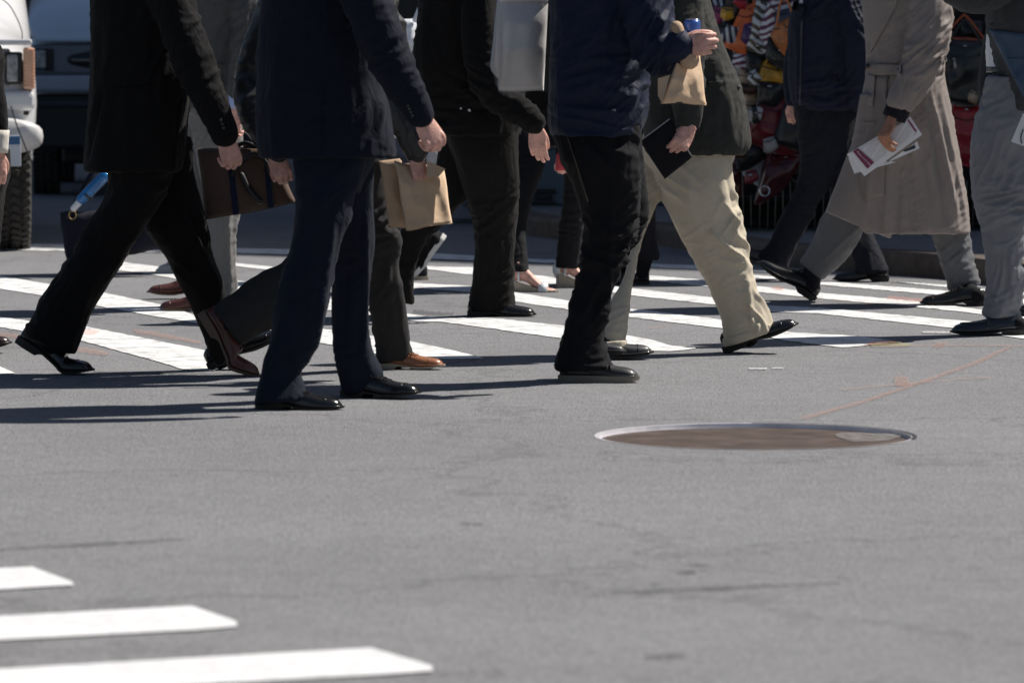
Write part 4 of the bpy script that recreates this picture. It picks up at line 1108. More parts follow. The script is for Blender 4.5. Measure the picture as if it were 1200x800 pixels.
# ---------------- P5 navy suit, front
p = Person('person in a navy suit walking nearest the camera, shiny black shoes flat on the asphalt', (390, 475), GD(472), 1, 1.82, seed=2)
J = [p.torso([(304, 464, 184), (302, 462, 165), (300, 456, 130), (301, 448, 95), (301, 446, 60), (306, 446, 10), (312, 444, -20)], b=.19)]
J.append(p.limb([(405, -62, 28, -.19), (425, -10, 28, -.25), (447, 45, 27, -.29), (464, 85, 24, -.30), (482, 115, 19, -.30), (492, 134, 16, -.30)]))
J.append(p.limb([(370, -60, 24, .18), (360, 20, 22, .2), (365, 90, 20, .2), (380, 150, 16, .2)]))
j = p.garment('jacket', J, F_NAVY, [(455, 70, -.3, .11, .011, 35), (470, 100, -.3, .07, .007, 50), (375, 70, -.18, .25, .005, 80, .07), (430, 10, -.2, .14, .008, 60), (440, 150, -.15, .1, .006, 80)],
              [(383, 90, 381, 184, 2.2, -.008), (446, 110, 453, 176, 5, .012), (330, 40, 322, 180, 9, .006)], drape=.004)
jd = p.last
for k in range(4): button(p, jd, 478 + k * 1.8, 124 + k * 3.8, 1.9, M_BTN, j)
J = [pelvis(p, 342, 440, 130, 225)]
J.append(p.edge([(345, 430, 165), (346, 426, 200), (348, 415, 240), (341, 398, 289), (330, 391, 324), (322, 382, 364), (317, 373, 398), (311, 364, 420), (308, 354, 435), (304, 356, 450), (299, 473, 361, 465)], dy=-.1, dy1=gd(p, 479)))
J.append(p.edge([(365, 438, 165), (370, 437, 200), (378, 436, 240), (390, 438, 289), (390, 433, 330), (389, 432, 370), (391, 437, 410), (395, 447, 433), (402, 463, 452, 449)], dy=.1, dy1=gd(p, 465)))
t = p.garment('trousers', J, F_NAVYT, [(360, 330, -.1, .12, .011, 15), (345, 400, -.05, .10, .012, -20), (415, 330, .0, .12, .010, 20), (425, 425, 0, .08, .012, 25), (335, 445, 0, .07, .010, 20), (390, 215, -.1, .12, .01, 50)],
              [(395, 250, 372, 415, 4, .012), (428, 255, 424, 420, 4, .014), (411, 260, 398, 420, 4, -.008), (340, 402, 352, 430, 4, -.010), (320, 300, 312, 430, 4, .008)], drape=.006)
shoe(p, 'heel', 301, 480, .288, 1, yaw=-6, kind='oxford', mat=L_BLACK, sole=S_BLK, lace=LC, Y=GD(479))
shoe(p, 'heel', 402, 466, .285, 1, pitch=3, yaw=-22, kind='oxford', mat=L_BLACK, sole=S_BLK, lace=LC, Y=GD(465))
p.hand(494, 138, (.50, .05, -.86), (-.5, .85, .0), (.9, .3, .3), 1.04, dy=-.30, curl=(55, 70, 40), thumb=(.2, .45, .5))
p.finish((.08, .06, .05))
p5 = p

# ---------------- P4 charcoal jeans, tan shoe, carries paper bag and briefcase
p = Person('person in charcoal jeans and tan leather shoes walking behind the navy suit', (380, 440), GD(437), 1, 1.77, seed=3)
J = [p.torso([(345, 452, 190), (342, 452, 160), (340, 450, 110), (338, 448, 60), (340, 446, 10)], b=.18)]
J.append(p.limb([(425, -42, 22, -.15), (447, 15, 22, -.20), (459, 70, 21, -.22), (466, 120, 20, -.24), (478, 155, 16, -.26), (487, 178, 13, -.26)]))
J.append(p.limb([(350, -42, 23, .17), (318, 25, 23, .2), (296, 92, 21, .2), (300, 135, 20, .14), (318, 170, 15, .06), (324, 182, 13, .04)]))
j = p.garment('jacket', J, leather('black_jacket_leather', (0.013, 0.013, 0.014), rough=.62), [(460, 90, -.2, .12, .012, 20), (300, 90, .1, .12, .012, 20), (478, 160, -.25, .08, .008, 60), (455, 20, -.2, .15, .01, 70)], drape=.005)
J = [pelvis(p, 350, 450, 140, 215)]
J.append(p.edge([(375, 450, 165), (385, 452, 200), (400, 452, 232), (415, 462, 262), (424, 470, 286), (428, 467, 312), (432, 474, 350), (437, 478, 385), (441, 481, 405), (441, 424, 483, 420)], dy=-.05, dy1=gd(p, 432)))
J.append(p.edge([(352, 420, 170), (350, 415, 220), (338, 300, 372, 335), (300, 323, 342, 370), (270, 345, 310, 388), (250, 361, 283, 403)], dy=.12, dy1=gd(p, 440)))
t = p.garment('trousers', J, F_CHAR, [(445, 270, -.05, .11, .014, 20), (458, 340, 0, .12, .010, 70), (462, 405, 0, .09, .014, 10), (330, 330, .1, .1, .01, 60), (270, 375, .1, .08, .01, 60)],
              [(452, 300, 462, 400, 4, .010), (430, 240, 462, 282, 4, .010)], drape=.006)
shoe(p, 'heel', 441, 433, .255, 1, pitch=2, yaw=-10, kind='oxford', mat=L_TAN, sole=S_BEIGE, lace=LCB, Y=GD(432))
shoe(p, 'toe', 300, 442, .335, 1, pitch=-20, flex=38, yaw=0, kind='oxford', mat=L_BROWN, sole=S_BRN, lace=LCB, Y=GD(440))
p.hand(487, 180, (.25, .0, -.97), (-.7, .6, .0), (.8, .5, .3), .98, dy=-.26, curl=(60, 75, 45), thumb=(.2, .6, .5))
p.hand(322, 180, (.35, -.15, -.92), (-.3, .9, 0), (1, .3, .2), .98, dy=.03, curl=(60, 75, 45), thumb=(.2, .6, .5))
p.finish()
p4 = p

# ---------------- P8 black jeans, windbreaker, centre
p = Person('person in black jeans and navy windbreaker holding up a paper bag and a can', (695, 446), GD(446), 1, 1.77, seed=4)
J = [p.torso([(646, 748, 158), (643, 757, 132), (644, 760, 95), (645, 762, 55), (645, 768, 10), (648, 772, -20)], b=.18)]
J.append(p.limb([(742, -52, 27, -.16), (757, 0, 28, -.22), (766, 45, 26, -.26), (772, 64, 23, -.28), (786, 60, 20, -.33), (799, 54, 17.5, -.38)]))
J.append(p.limb([(690, -50, 23, .17), (680, 20, 22, .18), (690, 80, 18, .15), (715, 100, 15, .1)]))
j = p.garment('jacket', J, F_WIND, [(772, 62, -.28, .13, .017, 60, .03), (762, 20, -.24, .13, .013, 65, .035), (700, 120, -.18, .2, .009, 5, .05), (740, 100, -.15, .12, .012, 50), (690, 30, -.18, .2, .008, 60, .06)],
              [(650, 128, 752, 150, 3, -.008), (650, 134, 750, 156, 3, .006)], drape=.005, base=.005)
J = [pelvis(p, 648, 750, 110, 200)]
J.append(p.edge([(648, 748, 120), (650, 749, 150), (657, 748, 185), (672, 750, 215), (682, 748, 250), (684, 742, 284), (680, 731, 308), (671, 717, 342), (663, 711, 374), (658, 708, 398), (652, 712, 420), (650, 433, 718, 430)], dy=-.08, dy1=gd(p, 447)))
J.append(p.edge([(690, 750, 140), (705, 753, 180), (712, 757, 225), (712, 759, 250), (704, 750, 278), (690, 722, 318), (678, 704, 365), (672, 700, 385), (670, 700, 412)], dy=.1, dy1=.1))
t = p.garment('trousers', J, F_BLKJ, [(735, 272, -.02, .11, .020, 20, .03), (712, 300, -.05, .13, .014, -25), (700, 350, -.04, .12, .014, 55), (685, 415, 0, .09, .018, 5, .03), (715, 180, -.1, .12, .012, -45), (670, 165, -.1, .14, .008, 60)],
              [(700, 262, 742, 288, 3, .012), (708, 286, 736, 292, 3, .010), (716, 230, 712, 380, 3, .010), (664, 160, 690, 236, 2, .006)], drape=.006)
jt = p.last
p.patch(jt, [(664, 160), (665.5, 160), (690, 236), (688.5, 236)], basic('seam_thread', (.07, .045, .03)), 'side_seam', parent=t, nu=2, nv=20, off=.001, thick=.002)
shoe(p, 'heel', 656, 447, .285, 1, yaw=-10, kind='sneaker', mat=L_DULL, sole=basic('grey_beige_sole', (.2, .18, .15), rough=.7), lace=LC, Y=GD(447))
shoe(p, 'heel', 668, 416, .20, 1, kind='sneaker', mat=L_DULL, sole=S_BLK, lace=LC, dy=.12)
p.hand(799, 52, (.92, -.38, .02), (.38, .92, .0), (0, 0, 1), 1.0, dy=-.39, stub=-.3, curl=(52, 66, 40), thumb=(.4, .6, .5))
p.finish()
p8 = p

# ---------------- P11 khaki trousers, charcoal sport coat
p = Person('person in khaki trousers and charcoal sport coat carrying a black portfolio', (800, 414), GD(414), 1, 1.8, seed=5)
J = [p.torso([(757, 874, 180), (755, 881, 168), (754, 877, 140), (754, 869, 104), (754, 852, 62), (754, 838, 25), (756, 828, -10)], b=.185)]
J.append(p.limb([(790, -45, 24, -.17), (800, 5, 24, -.21), (803, 60, 23, -.24), (804, 100, 21, -.26), (806, 132, 17, -.27), (806, 142, 15.5, -.27)]))
J.append(p.limb([(785, -45, 20, .17), (790, 30, 20, .18), (800, 90, 18, .18), (810, 130, 15, .16)]))
j = p.garment('jacket', J, F_SPORT, [(803, 70, -.24, .11, .010, 20), (860, 130, -.15, .12, .006, 80), (800, 20, -.2, .12, .008, 60)], [(846, 100, 858, 172, 6, .006)], drape=.004)
jd = p.last
p.patch(jd, [(829, 96), (847, 94), (847, 99), (829, 101)], F_SPORT, 'pocket_flap', parent=j, nu=6, nv=3, thick=.004)
p.patch(jd, [(826, 74), (838, 73), (838, 76), (826, 77)], F_SPORT, 'pocket_flap', parent=j, nu=6, nv=3, thick=.004)
button(p, jd, 865, 103, 2.4, M_BTN, j)
J = [pelvis(p, 755, 862, 130, 226)]
J.append(p.edge([(762, 857, 165), (764, 857, 190), (772, 860, 220), (788, 870, 258), (805, 876, 290), (822, 881, 320), (834, 889, 342), (843, 899, 364), (847, 906, 381), (848, 405, 906, 385)], dy=-.09, dy1=gd(p, 413.5)))
J.append(p.edge([(748, 810, 170), (747, 795, 200), (745, 776, 228), (743, 760, 262), (738, 748, 300), (727, 741, 335), (706, 737, 370), (697, 732, 398), (695, 409, 733, 407)], dy=.09, dy1=gd(p, 421)))
t = p.garment('trousers', J, F_KHAKI, [(860, 250, -.1, .09, .012, 40, .05), (872, 300, -.08, .11, .010, -50, .05), (885, 365, -.02, .08, .011, -60, .045), (875, 392, 0, .07, .010, 10, .04), (795, 215, -.1, .12, .012, -55), (722, 385, .05, .08, .012, 10), (740, 300, .05, .1, .01, 60)],
              [(829, 268, 868, 300, 3.5, .014), (846, 236, 866, 262, 3, .010), (872, 318, 882, 386, 3.5, .014), (850, 200, 862, 250, 4, -.010), (800, 200, 850, 400, 6, .007), (884, 395, 888, 376, 2.5, .014)], drape=.005)
for gg in ([(845, 396, 908, 376), (847, 407, 906, 387)], gd(p, 413.5)), ([(692, 400, 735, 398), (692, 411, 735, 409)], gd(p, 421)):
    g = Geo(); g.add(*p.edge(gg[0], dy=gg[1], body=False, ratio=.9)); co, no, fc = remesh(g, .006, 2); mkmesh('turn_up', co, fc, F_KHAKI, t)
#, 908, 376), (847, 407, 906, 387)], dy=gd(p, 413.5), body=False, ratio=.9)); g.add(*p.edge([(692, 400, 735, 398), (692, 411, 735, 409)], dy=gd(p, 421), body=False, ratio=.95))

shoe(p, 'heel', 850, 415, .305, 1, pitch=21, yaw=-6, kind='oxford', mat=L_BLACK, sole=S_BLK, lace=LC, Y=GD(413.5))
shoe(p, 'toe', 762, 415, .30, 1, pitch=6, yaw=6, kind='oxford', mat=L_DULL, sole=S_BLK, lace=LC, Y=GD(421))
p.hand(809, 150, (-.50, -.36, -.78), (-.35, .9, -.1), (-.6, .1, .7), .92, dy=-.30, stub=-.12, curl=(38, 55, 30), thumb=(.4, .9, .4))
p.finish((.3, .28, .26))
p11 = p

# ---------------- P7 black coat, centre behind
p = Person('person in a black coat and brown black trousers striding behind the paper bag', (580, 370), GD(370), 1, 1.8, seed=6)
J = [p.torso([(508, 608, 158), (500, 612, 140), (486, 615, 90), (484, 612, 60), (490, 608, 20), (496, 600, -15)], b=.185)]
J.append(p.limb([(560, -20, 21, -.17), (562, 30, 21, -.21), (568, 80, 21, -.24), (580, 112, 19, -.26), (606, 128, 17, -.28), (626, 143, 14, -.29)]))
J.append(p.limb([(545, -20, 18, .17), (535, 40, 17, .18), (530, 90, 15, .17)]))
j = p.garment('coat', J, F_BLKC, [(570, 100, -.25, .12, .012, -30), (520, 140, -.15, .12, .008, 0), (600, 125, -.25, .08, .010, 40)], [(500, 126, 600, 128, 3, -.006)], drape=.005)
jd = p.last
M_SNAP = basic('snap_metal', (.5, .5, .5), rough=.25, metal=1.0)
button(p, jd, 540, 127, 1.4, M_SNAP, j, 'snap_button'); button(p, jd, 550, 129, 2.0, M_SNAP, j, 'snap_button')
J = [pelvis(p, 520, 604, 100, 195)]
J.append(p.edge([(525, 606, 150), (534, 607, 190), (546, 608, 230), (557, 604, 270), (556, 602, 310), (551, 601, 345), (548, 604, 363)], dy=-.08, dy1=0.0))
J.append(p.edge([(512, 590, 150), (512, 572, 190), (500, 553, 225), (480, 527, 255), (468, 505, 275), (464, 490, 300), (464, 484, 335), (466, 485, 356)], dy=.1, dy1=.05))
t = p.garment('trousers', J, F_BRBL, [(580, 250, -.08, .10, .012, 50), (580, 310, 0, .12, .008, 70), (578, 355, 0, .07, .010, 10), (505, 262, .05, .1, .010, -30)], [(575, 235, 590, 300, 3.5, .009)], drape=.006)
shoe(p, 'heel', 549, 371, .295, 1, yaw=-5, kind='oxford', mat=L_BLACK, sole=S_BLK, lace=None, Y=GD(370.5))
shoe(p, 'toe', 500, 369, .29, 1, pitch=-5, flex=14, kind='oxford', mat=L_BLACK, sole=S_BLK, lace=None, Y=GD(367)) if False else None
p.hand(628, 149, (.10, .05, -1), (.2, .9, -.2), (1, -.2, 0), 1.0, dy=-.29, curl=(12, 28, 24), thumb=(.35, .45, .3))
p.finish()
p7 = p

# ---------------- P6 black sneakers, mostly hidden, walking left
p = Person('person in black canvas sneakers carrying plastic bags, mostly hidden behind the black coat', (505, 328), GD(327), -1, 1.72, seed=7, voxel=.009)
J = [p.torso([(500, 575, 150), (497, 578, 100), (497, 575, 50), (502, 570, 10)], b=.17)]
J.append(p.limb([(528, 5, 15, -.15), (515, 60, 14, -.2), (505, 110, 12, -.2), (508, 145, 10, -.22)]))
p.garment('jacket', J, F_BLKC, drape=.005)
J = [pelvis(p, 508, 570, 120, 180)]
J.append(p.edge([(510, 560, 160), (500, 545, 200), (490, 525, 235), (486, 516, 258), (485, 262, 512, 272)], dy=.05))
J.append(p.edge([(512, 560, 160), (502, 548, 200), (492, 525, 240), (482, 508, 275), (476, 498, 316)], dy=-.08))
p.garment('trousers', J, F_BLACKT, drape=.005)
M_CANV = fabric('black_canvas', (.015, .017, .025), var=.1)
shoe(p, 'toe', 481, 327, .29, -1, pitch=-46, flex=6, yaw=-16, kind='sneaker', mat=M_CANV, sole=S_WHITE, lace=LCW, Y=GD(328))
shoe(p, 'heel', 501, 329, .28, -1, kind='sneaker', mat=M_CANV, sole=S_BEIGE, lace=LCW, dy=-.08)
p.hand(508, 148, (.2, 0, -1), (-.3, .9, 0), (-1, 0, 0), .9, dy=-.22, curl=(60, 70, 40))
p.finish()
p6 = p

# ---------------- P9 woman, white sandals
SKW = SKIN_L
p = Person('person in black leggings and white wedge sandals with a red pouch', (630, 340), GD(338), 1, 1.66, seed=8, skin=SKW, voxel=.006)
J = [p.torso([(608, 676, 130), (605, 680, 90), (612, 672, 50), (612, 675, 10)], b=.15)]
J.append(p.limb([(650, 5, 13, -.12), (662, 60, 12, -.16), (666, 110, 11, -.18), (662, 160, 9, -.2), (659, 178, 8, -.2)]))
p.garment('top', J, F_BLKC)
J = [pelvis(p, 606, 676, 110, 170, b=.13)]
J.append(p.edge([(600, 645, 150), (597, 640, 185), (594, 632, 212), (592, 622, 240), (594, 617, 268), (596, 617, 295), (598, 620, 318)], dy=.05, dy1=gd(p, 342), shrink=.8))
J.append(p.edge([(645, 690, 150), (660, 692, 190), (660, 688, 234), (655, 684, 267), (653, 680, 295), (650, 678, 314)], dy=-.05, dy1=gd(p, 337), shrink=.8))
p.garment('leggings', J, fabric('black_legging', (.012, .012, .014)), [(612, 225, 0, .1, .006, 20), (668, 250, 0, .12, .006, 0), (608, 300, 0, .08, .005, 5)], drape=.003)
p.hand(659, 180, (0, 0, -1), (-.3, .9, 0), (1, 0, 0), .85, dy=-.2, curl=(60, 70, 40))
M_SAND = leather('white_sandal_leather', (.74, .76, .78), rough=.4)
def sandal(p, hx, hy, Y, yaw=0, wedge=.045, L=.235):
    h = G(hx, hy); h = P(hx, hy, Y)
    f = np.array([math.cos(R(yaw)), math.sin(R(yaw)), 0]); lat = np.cross(Z_, f); up = Z_
    # tilt the foot: heel raised on the wedge
    tilt = math.atan2(wedge, L * .7)
    g0 = foot_geo((0, 0, 0), (1, 0, 0), L / .26)
    M = []
    for q in g0.v:
        q = np.array(q); x = q[0]; z = q[2] - .028; y_ = q[1]
        drop = wedge * (1 - min(max(x / (L * .72), 0), 1))
        M.append(h + f * x + lat * y_ + up * (z + drop + .014))
    p.fine.add(M, g0.f)
    T = np.linspace(0, 1, 16); HW = np.interp(T, [0, .05, .2, .45, .7, .85, .95, 1], [.015, .028, .03, .034, .042, .04, .028, .012])
    v = []
    for s_ in (1, -1):
        pass
    ol = [(t * L * 1.02, w_) for t, w_ in zip(T, HW)] + [(t * L * 1.02, -w_) for t, w_ in list(zip(T, HW))[::-1]]
    n = len(ol); tz = lambda x: .014 + wedge * (1 - min(max(x / (L * .72), 0), 1))
    v = [h + f * x + lat * y_ + up * tz(x) for x, y_ in ol] + [h + f * x + lat * y_ * .95 for x, y_ in ol]
    fc = [(i, (i + 1) % n, n + (i + 1) % n, n + i) for i in range(n)]
    for i in range(15): fc += [(i, i + 1, n - 2 - i, n - 1 - i), (n + i + 1, n + i, n + n - 1 - i, n + n - 2 - i)]
    so = mkmesh('sandal', v, fc, S_BEIGE, p.body, smooth=False)
    def strap(x, rz, ry, z0, wd, nm='strap'):
        g = Geo(); rr = []
        for a in np.linspace(-.15, PI + .15, 15):
            for dx in (0,): pass
        A = np.linspace(-.1, PI + .1, 15); vv = []; ff = []
        for o in (0, .003):
            for dx in (-wd / 2, wd / 2):
                for a in A: vv.append(h + f * (x + dx) + lat * (ry + o) * math.cos(a) + up * (z0 + (rz + o) * math.sin(a)))
        m = 15
        for i in range(m - 1):
            ff += [(i, i + 1, m + i + 1, m + i), (2 * m + i, 3 * m + i, 3 * m + i + 1, 2 * m + i + 1), (i, 2 * m + i, 2 * m + i + 1, i + 1), (m + i, m + i + 1, 3 * m + i + 1, 3 * m + i)]
        mkmesh(nm, vv, ff, M_SAND, so)
    strap(L * .70, .036, .043, .012, .045); strap(L * .20, .055, .034, .065, .010)
    g = Geo(); g.add(*tube([h + f * .012 + up * .06 - lat * .0, h + f * .004 + up * .095, h + f * .018 + up * .13], [.02, .024, .012], seg=10)); g.obj('heel_counter', M_SAND, so)
sandal(p, 597, 343, GD(342), yaw=-5, wedge=.05)
sandal(p, 652, 337, GD(337), yaw=-8, wedge=.06)
p.finish((.1, .06, .04))
p9 = p

# ---------------- P10 woman in wide black trousers
p = Person('person in wide black trousers and black heels half hidden behind the khaki trousers', (752, 334), GD(333), -1, 1.66, seed=9, voxel=.008)
J = [p.torso([(722, 790, 140), (722, 788, 100), (728, 782, 50), (728, 784, 10)], b=.15)]
J.append(p.limb([(745, 5, 13, -.12), (755, 60, 12, -.16), (752, 110, 11, -.18)]))
p.garment('top', J, F_BLKC)
J = [pelvis(p, 722, 786, 120, 185, b=.13)]
J.append(p.edge([(722, 770, 160), (728, 768, 205), (738, 768, 240), (741, 768, 270), (740, 771, 304)], dy=-.04))
J.append(p.edge([(720, 762, 160), (712, 752, 210), (706, 742, 260), (700, 738, 304)], dy=.08))
p.garment('trousers', J, fabric('wide_black_cloth', (.013, .013, .017)), [(755, 290, 0, .1, .008, 80)], drape=.008)
shoe(p, 'heel', 761, 334, .24, -1, kind='loafer', mat=L_DULL, sole=S_BLK, dy=-.04)
shoe(p, 'heel', 738, 333, .24, -1, kind='loafer', mat=L_DULL, sole=S_BLK, dy=.08)
p.finish((.05, .03, .02))

# ---------------- P2 grey suit behind the black suit, walking left
p = Person('person in a grey suit and brown shoes walking left behind the black suit', (225, 362), GD(361), -1, 1.78, seed=10)
J = [p.torso([(212, 284, 126), (210, 290, 100), (205, 296, 60), (204, 300, 20), (205, 302, -10)], b=.185)]
J.append(p.limb([(288, -10, 20, -.16), (292, 30, 19, -.2), (286, 70, 17, -.22), (276, 108, 12, -.22)]))
J.append(p.limb([(250, -12, 18, .16), (240, 40, 17, .18), (232, 90, 14, .18)]))
j = p.garment('jacket', J, F_GREYJ, [(290, 50, -.2, .12, .014, 45), (290, 10, -.2, .1, .012, 50)], [(300, 10, 272, 112, 2, -.01)], drape=.005)
jd = p.last
p.patch(jd, [(215, 73), (262, 75), (262, 77), (215, 75)], F_GREYJ, 'pocket_flap', parent=j, nu=8, nv=2)
g = Geo(); g.add(*tube([p.W(275, 112, -.22), p.W(274.5, 127, -.22)], [.036, .034], seg=18, ball=False)); g.obj('shirt_cuff', F_BLUES, p.body)
p.hand(274, 128, (-.05, 0, -1), (.5, .8, 0), (-1, .2, 0), .98, dy=-.22, curl=(30, 50, 30))
J = [pelvis(p, 214, 286, 70, 160)]
J.append(p.edge([(222, 284, 110), (225, 284, 150), (232, 283, 190), (238, 281, 230), (240, 278, 265), (242, 277, 300), (240, 278, 330), (238, 280, 350)], dy=-.05))
J.append(p.edge([(214, 270, 110), (212, 268, 160), (212, 262, 215), (212, 255, 270), (214, 252, 310), (216, 252, 338)], dy=.1))
p.garment('trousers', J, F_GREYL, [(262, 250, -.05, .12, .008, 70), (265, 330, 0, .09, .012, 20), (240, 150, -.1, .1, .01, 50)], [(268, 230, 272, 335, 3, .008)], drape=.006)
shoe(p, 'heel', 262, 364, .29, -1, yaw=6, kind='oxford', mat=L_BROWN, sole=S_BRN, lace=LCB, Y=GD(365))
shoe(p, 'heel', 248, 347, .30, -1, pitch=2, yaw=-8, kind='oxford', mat=L_BROWN, sole=S_BRN, lace=LCB, Y=GD(350))
p.finish()

# ---------------- P3 hidden walker with white sneaker, navy duffel
p = Person('person in dark jeans and white sneakers carrying a navy tote, behind the black suit', (190, 320), GD(320), -1, 1.7, seed=11, voxel=.01)
J = [p.torso([(128, 196, 130), (128, 198, 90), (132, 196, 40), (132, 196, 5)], b=.16)]
J.append(p.limb([(158, 5, 15, -.15), (150, 60, 14, -.2), (140, 110, 12, -.22), (132, 160, 10, -.25)]))
p.garment('jacket', J, F_BLKC)
J = [pelvis(p, 134, 194, 110, 175)]
J.append(p.edge([(150, 196, 150), (164, 206, 200), (178, 218, 250), (192, 236, 290), (203, 244, 316)], dy=-.04))
J.append(p.edge([(140, 185, 150), (155, 198, 200), (175, 214, 250), (205, 242, 305)], dy=.1))
p.garment('trousers', J, F_BLKJ)
shoe(p, 'heel', 247, 321, .28, -1, kind='sneaker', mat=basic('white_canvas_leather', (.7, .72, .75), rough=.5), sole=S_WHITE, lace=LCW, Y=GD(320))
shoe(p, 'heel', 256, 316, .28, -1, kind='sneaker', mat=MATS['white_canvas_leather'], sole=S_WHITE, lace=LCW, dy=.12)
p.hand(130, 163, (-.1, 0, -1), (.3, .9, 0), (-1, 0, 0), .9, dy=-.25, curl=(60, 70, 40))
p.finish()
p3 = p

# ---------------- P13 trench coat, walking left
p = Person('person in a belted taupe trench coat carrying folded newspapers', (1030, 357), GD(357), -1, 1.78, seed=12, skin=SKIN_T)
J = [p.torso([(1013, 263, 1136, 275, ), ] and [(1013, 1136, 272), (996, 1134, 245), (990, 1130, 215), (998, 1124, 180), (1004, 1117, 145), (1010, 1111, 115), (1015, 1106, 86), (1015, 1108, 55), (1012, 1110, 20), (1014, 1108, -10)], b=.20)]
J.append(p.edge([(1008, 1075, 110), (1000, 1070, 160), (984, 1060, 205), (972, 236, 1046, 262), (968, 248, 1044, 279)], dy=-.075, b=.12, body=False))
J.append(p.limb([(1082, -20, 25, -.17), (1090, 20, 25, -.22), (1084, 62, 24, -.26), (1070, 95, 20, -.28), (1057, 117, 17, -.30), (1054, 121, 16, -.30)]))
J.append(p.limb([(1050, -18, 20, .17), (1040, 40, 19, .18), (1045, 90, 17, .17)]))
j = p.garment('trench_coat', J, F_TRENCH, [(1084, 62, -.26, .11, .020, 35, .03), (1095, 25, -.22, .10, .018, 45, .03), (1065, 105, -.28, .08, .014, 65, .025), (1105, 75, -.15, .07, .016, 20, .025), (1085, 170, -.2, .2, .007, 80, .06), (1115, 220, -.15, .15, .006, 84, .06), (1010, 100, -.18, .08, .006, 60)],
              [(1085, 105, 1118, 250, 3.5, .012), (1078, 120, 1092, 230, 3, .010), (1040, 150, 1034, 270, 5, .010), (1060, 160, 1066, 272, 4, -.012), (1020, 190, 1008, 262, 5, .012), (1000, 190, 1016, 258, 3, -.010), (1098, 110, 1130, 262, 3, .010), (1092, 150, 1106, 270, 3.5, -.010), (1050, 195, 1046, 276, 4, -.010), (1076, 190, 1086, 272, 3.5, .009)], drape=.004, base=.003)
jd = p.last
p.patch(jd, [(1014, 74), (1056, 76), (1056, 88), (1015, 88)], F_TRENCH, 'belt', parent=j, nu=14, nv=5, off=.008, thick=.005)
p.patch(jd, [(1017, 86), (1026, 88), (1023, 126), (1017, 122)], F_TRENCH, 'belt_end', parent=j, nu=5, nv=10, off=.014, thick=.004)
p.patch(jd, [(1102, 66), (1109, 64), (1110, 72), (1102, 76)], F_TRENCH, 'belt_loop', parent=j, nu=5, nv=5, off=.01, thick=.005)
p.patch(jd, [(1022, -10), (1055, -10), (1050, 8), (1020, 62)], F_TRENCH, 'lapel', parent=j, nu=10, nv=16, off=.006, thick=.005)
p.patch(jd, [(1016, 90), (1040, 90), (1036, 230), (1014, 235)], F_TRENCH, 'front_overlap', parent=j, nu=10, nv=24, off=.004, thick=.004)
button(p, jd, 1040, 91, 2.6, basic('taupe_button', (.16, .13, .11), rough=.3), j)
p.patch(jd, [(1011, 143), (1026, 142), (1026, 145), (1011, 146)], F_TRENCH, 'pocket_flap', parent=j, nu=6, nv=2, off=.010)
g = Geo(); g.add(*tube([p.W(1055, 122, -.30), p.W(1047, 139, -.305)], [.058, .055], seg=22, ball=False)); g.obj('inner_cuff', F_DARKIN, p.body)
J = [pelvis(p, 1030, 1094, 100, 180, b=.13)]
J.append(p.edge([(1034, 1085, 150), (1014, 1062, 200), (990, 1034, 235), (969, 242, 1020, 256), (950, 288, 996, 298), (938, 306, 964, 328)], dy=-.06, dy1=gd(p, 352)))
J.append(p.edge([(1055, 1098, 150), (1072, 1116, 200), (1085, 1128, 245), (1092, 1135, 272), (1100, 1139, 298), (1106, 1145, 320), (1112, 340, 1149, 333)], dy=.08, dy1=.03))
p.garment('trousers', J, F_GREYT, [(985, 270, -.05, .10, .010, 40, .03), (960, 310, 0, .07, .010, -40), (1120, 300, 0, .09, .010, 50), (1128, 330, 0, .07, .010, 15)], [(1112, 310, 1132, 288, 3, .010), (1014, 262, 966, 310, 2.5, .006)], drape=.006)
g = Geo(); g.add(*tube([p.W(954, 310, gd(p, 352)), p.W(950, 336, gd(p, 352))], [.046, .042], seg=16)); g.obj('sock', F_DARKIN, p.body)
shoe(p, 'heel', 953, 354, .318, -1, pitch=33, yaw=4, kind='oxford', mat=L_BLACK, sole=S_BLK, lace=LC, Y=GD(352))
shoe(p, 'heel', 1155, 358, .295, -1, yaw=6, kind='oxford', mat=L_BLACK, sole=S_BLK, lace=LC, Y=GD(358.5))
p.hand(1045, 139, (-.42, -.30, -.86), (.80, .42, -.42), (.1, .8, -.5), 1.05, dy=-.33, stub=-.25, curl=((66, 24, 14), (62, 20, 12), (60, 20, 12), (58, 26, 14)), thumb=(.3, .7, .4))
g = Geo(); c = p.W(1040, 158, -.375); a = np.linspace(0, 2 * PI, 24)
g.add(*tube([c + np.array([math.cos(q) * .0055 + .0, math.sin(q) * .010, math.cos(q) * -.0085]) for q in a], [.0018] * 24, seg=6, n=1, ball=False)); g.obj('finger_ring', M_GOLD, p.body)
p.finish((.2, .19, .18))
p13 = p

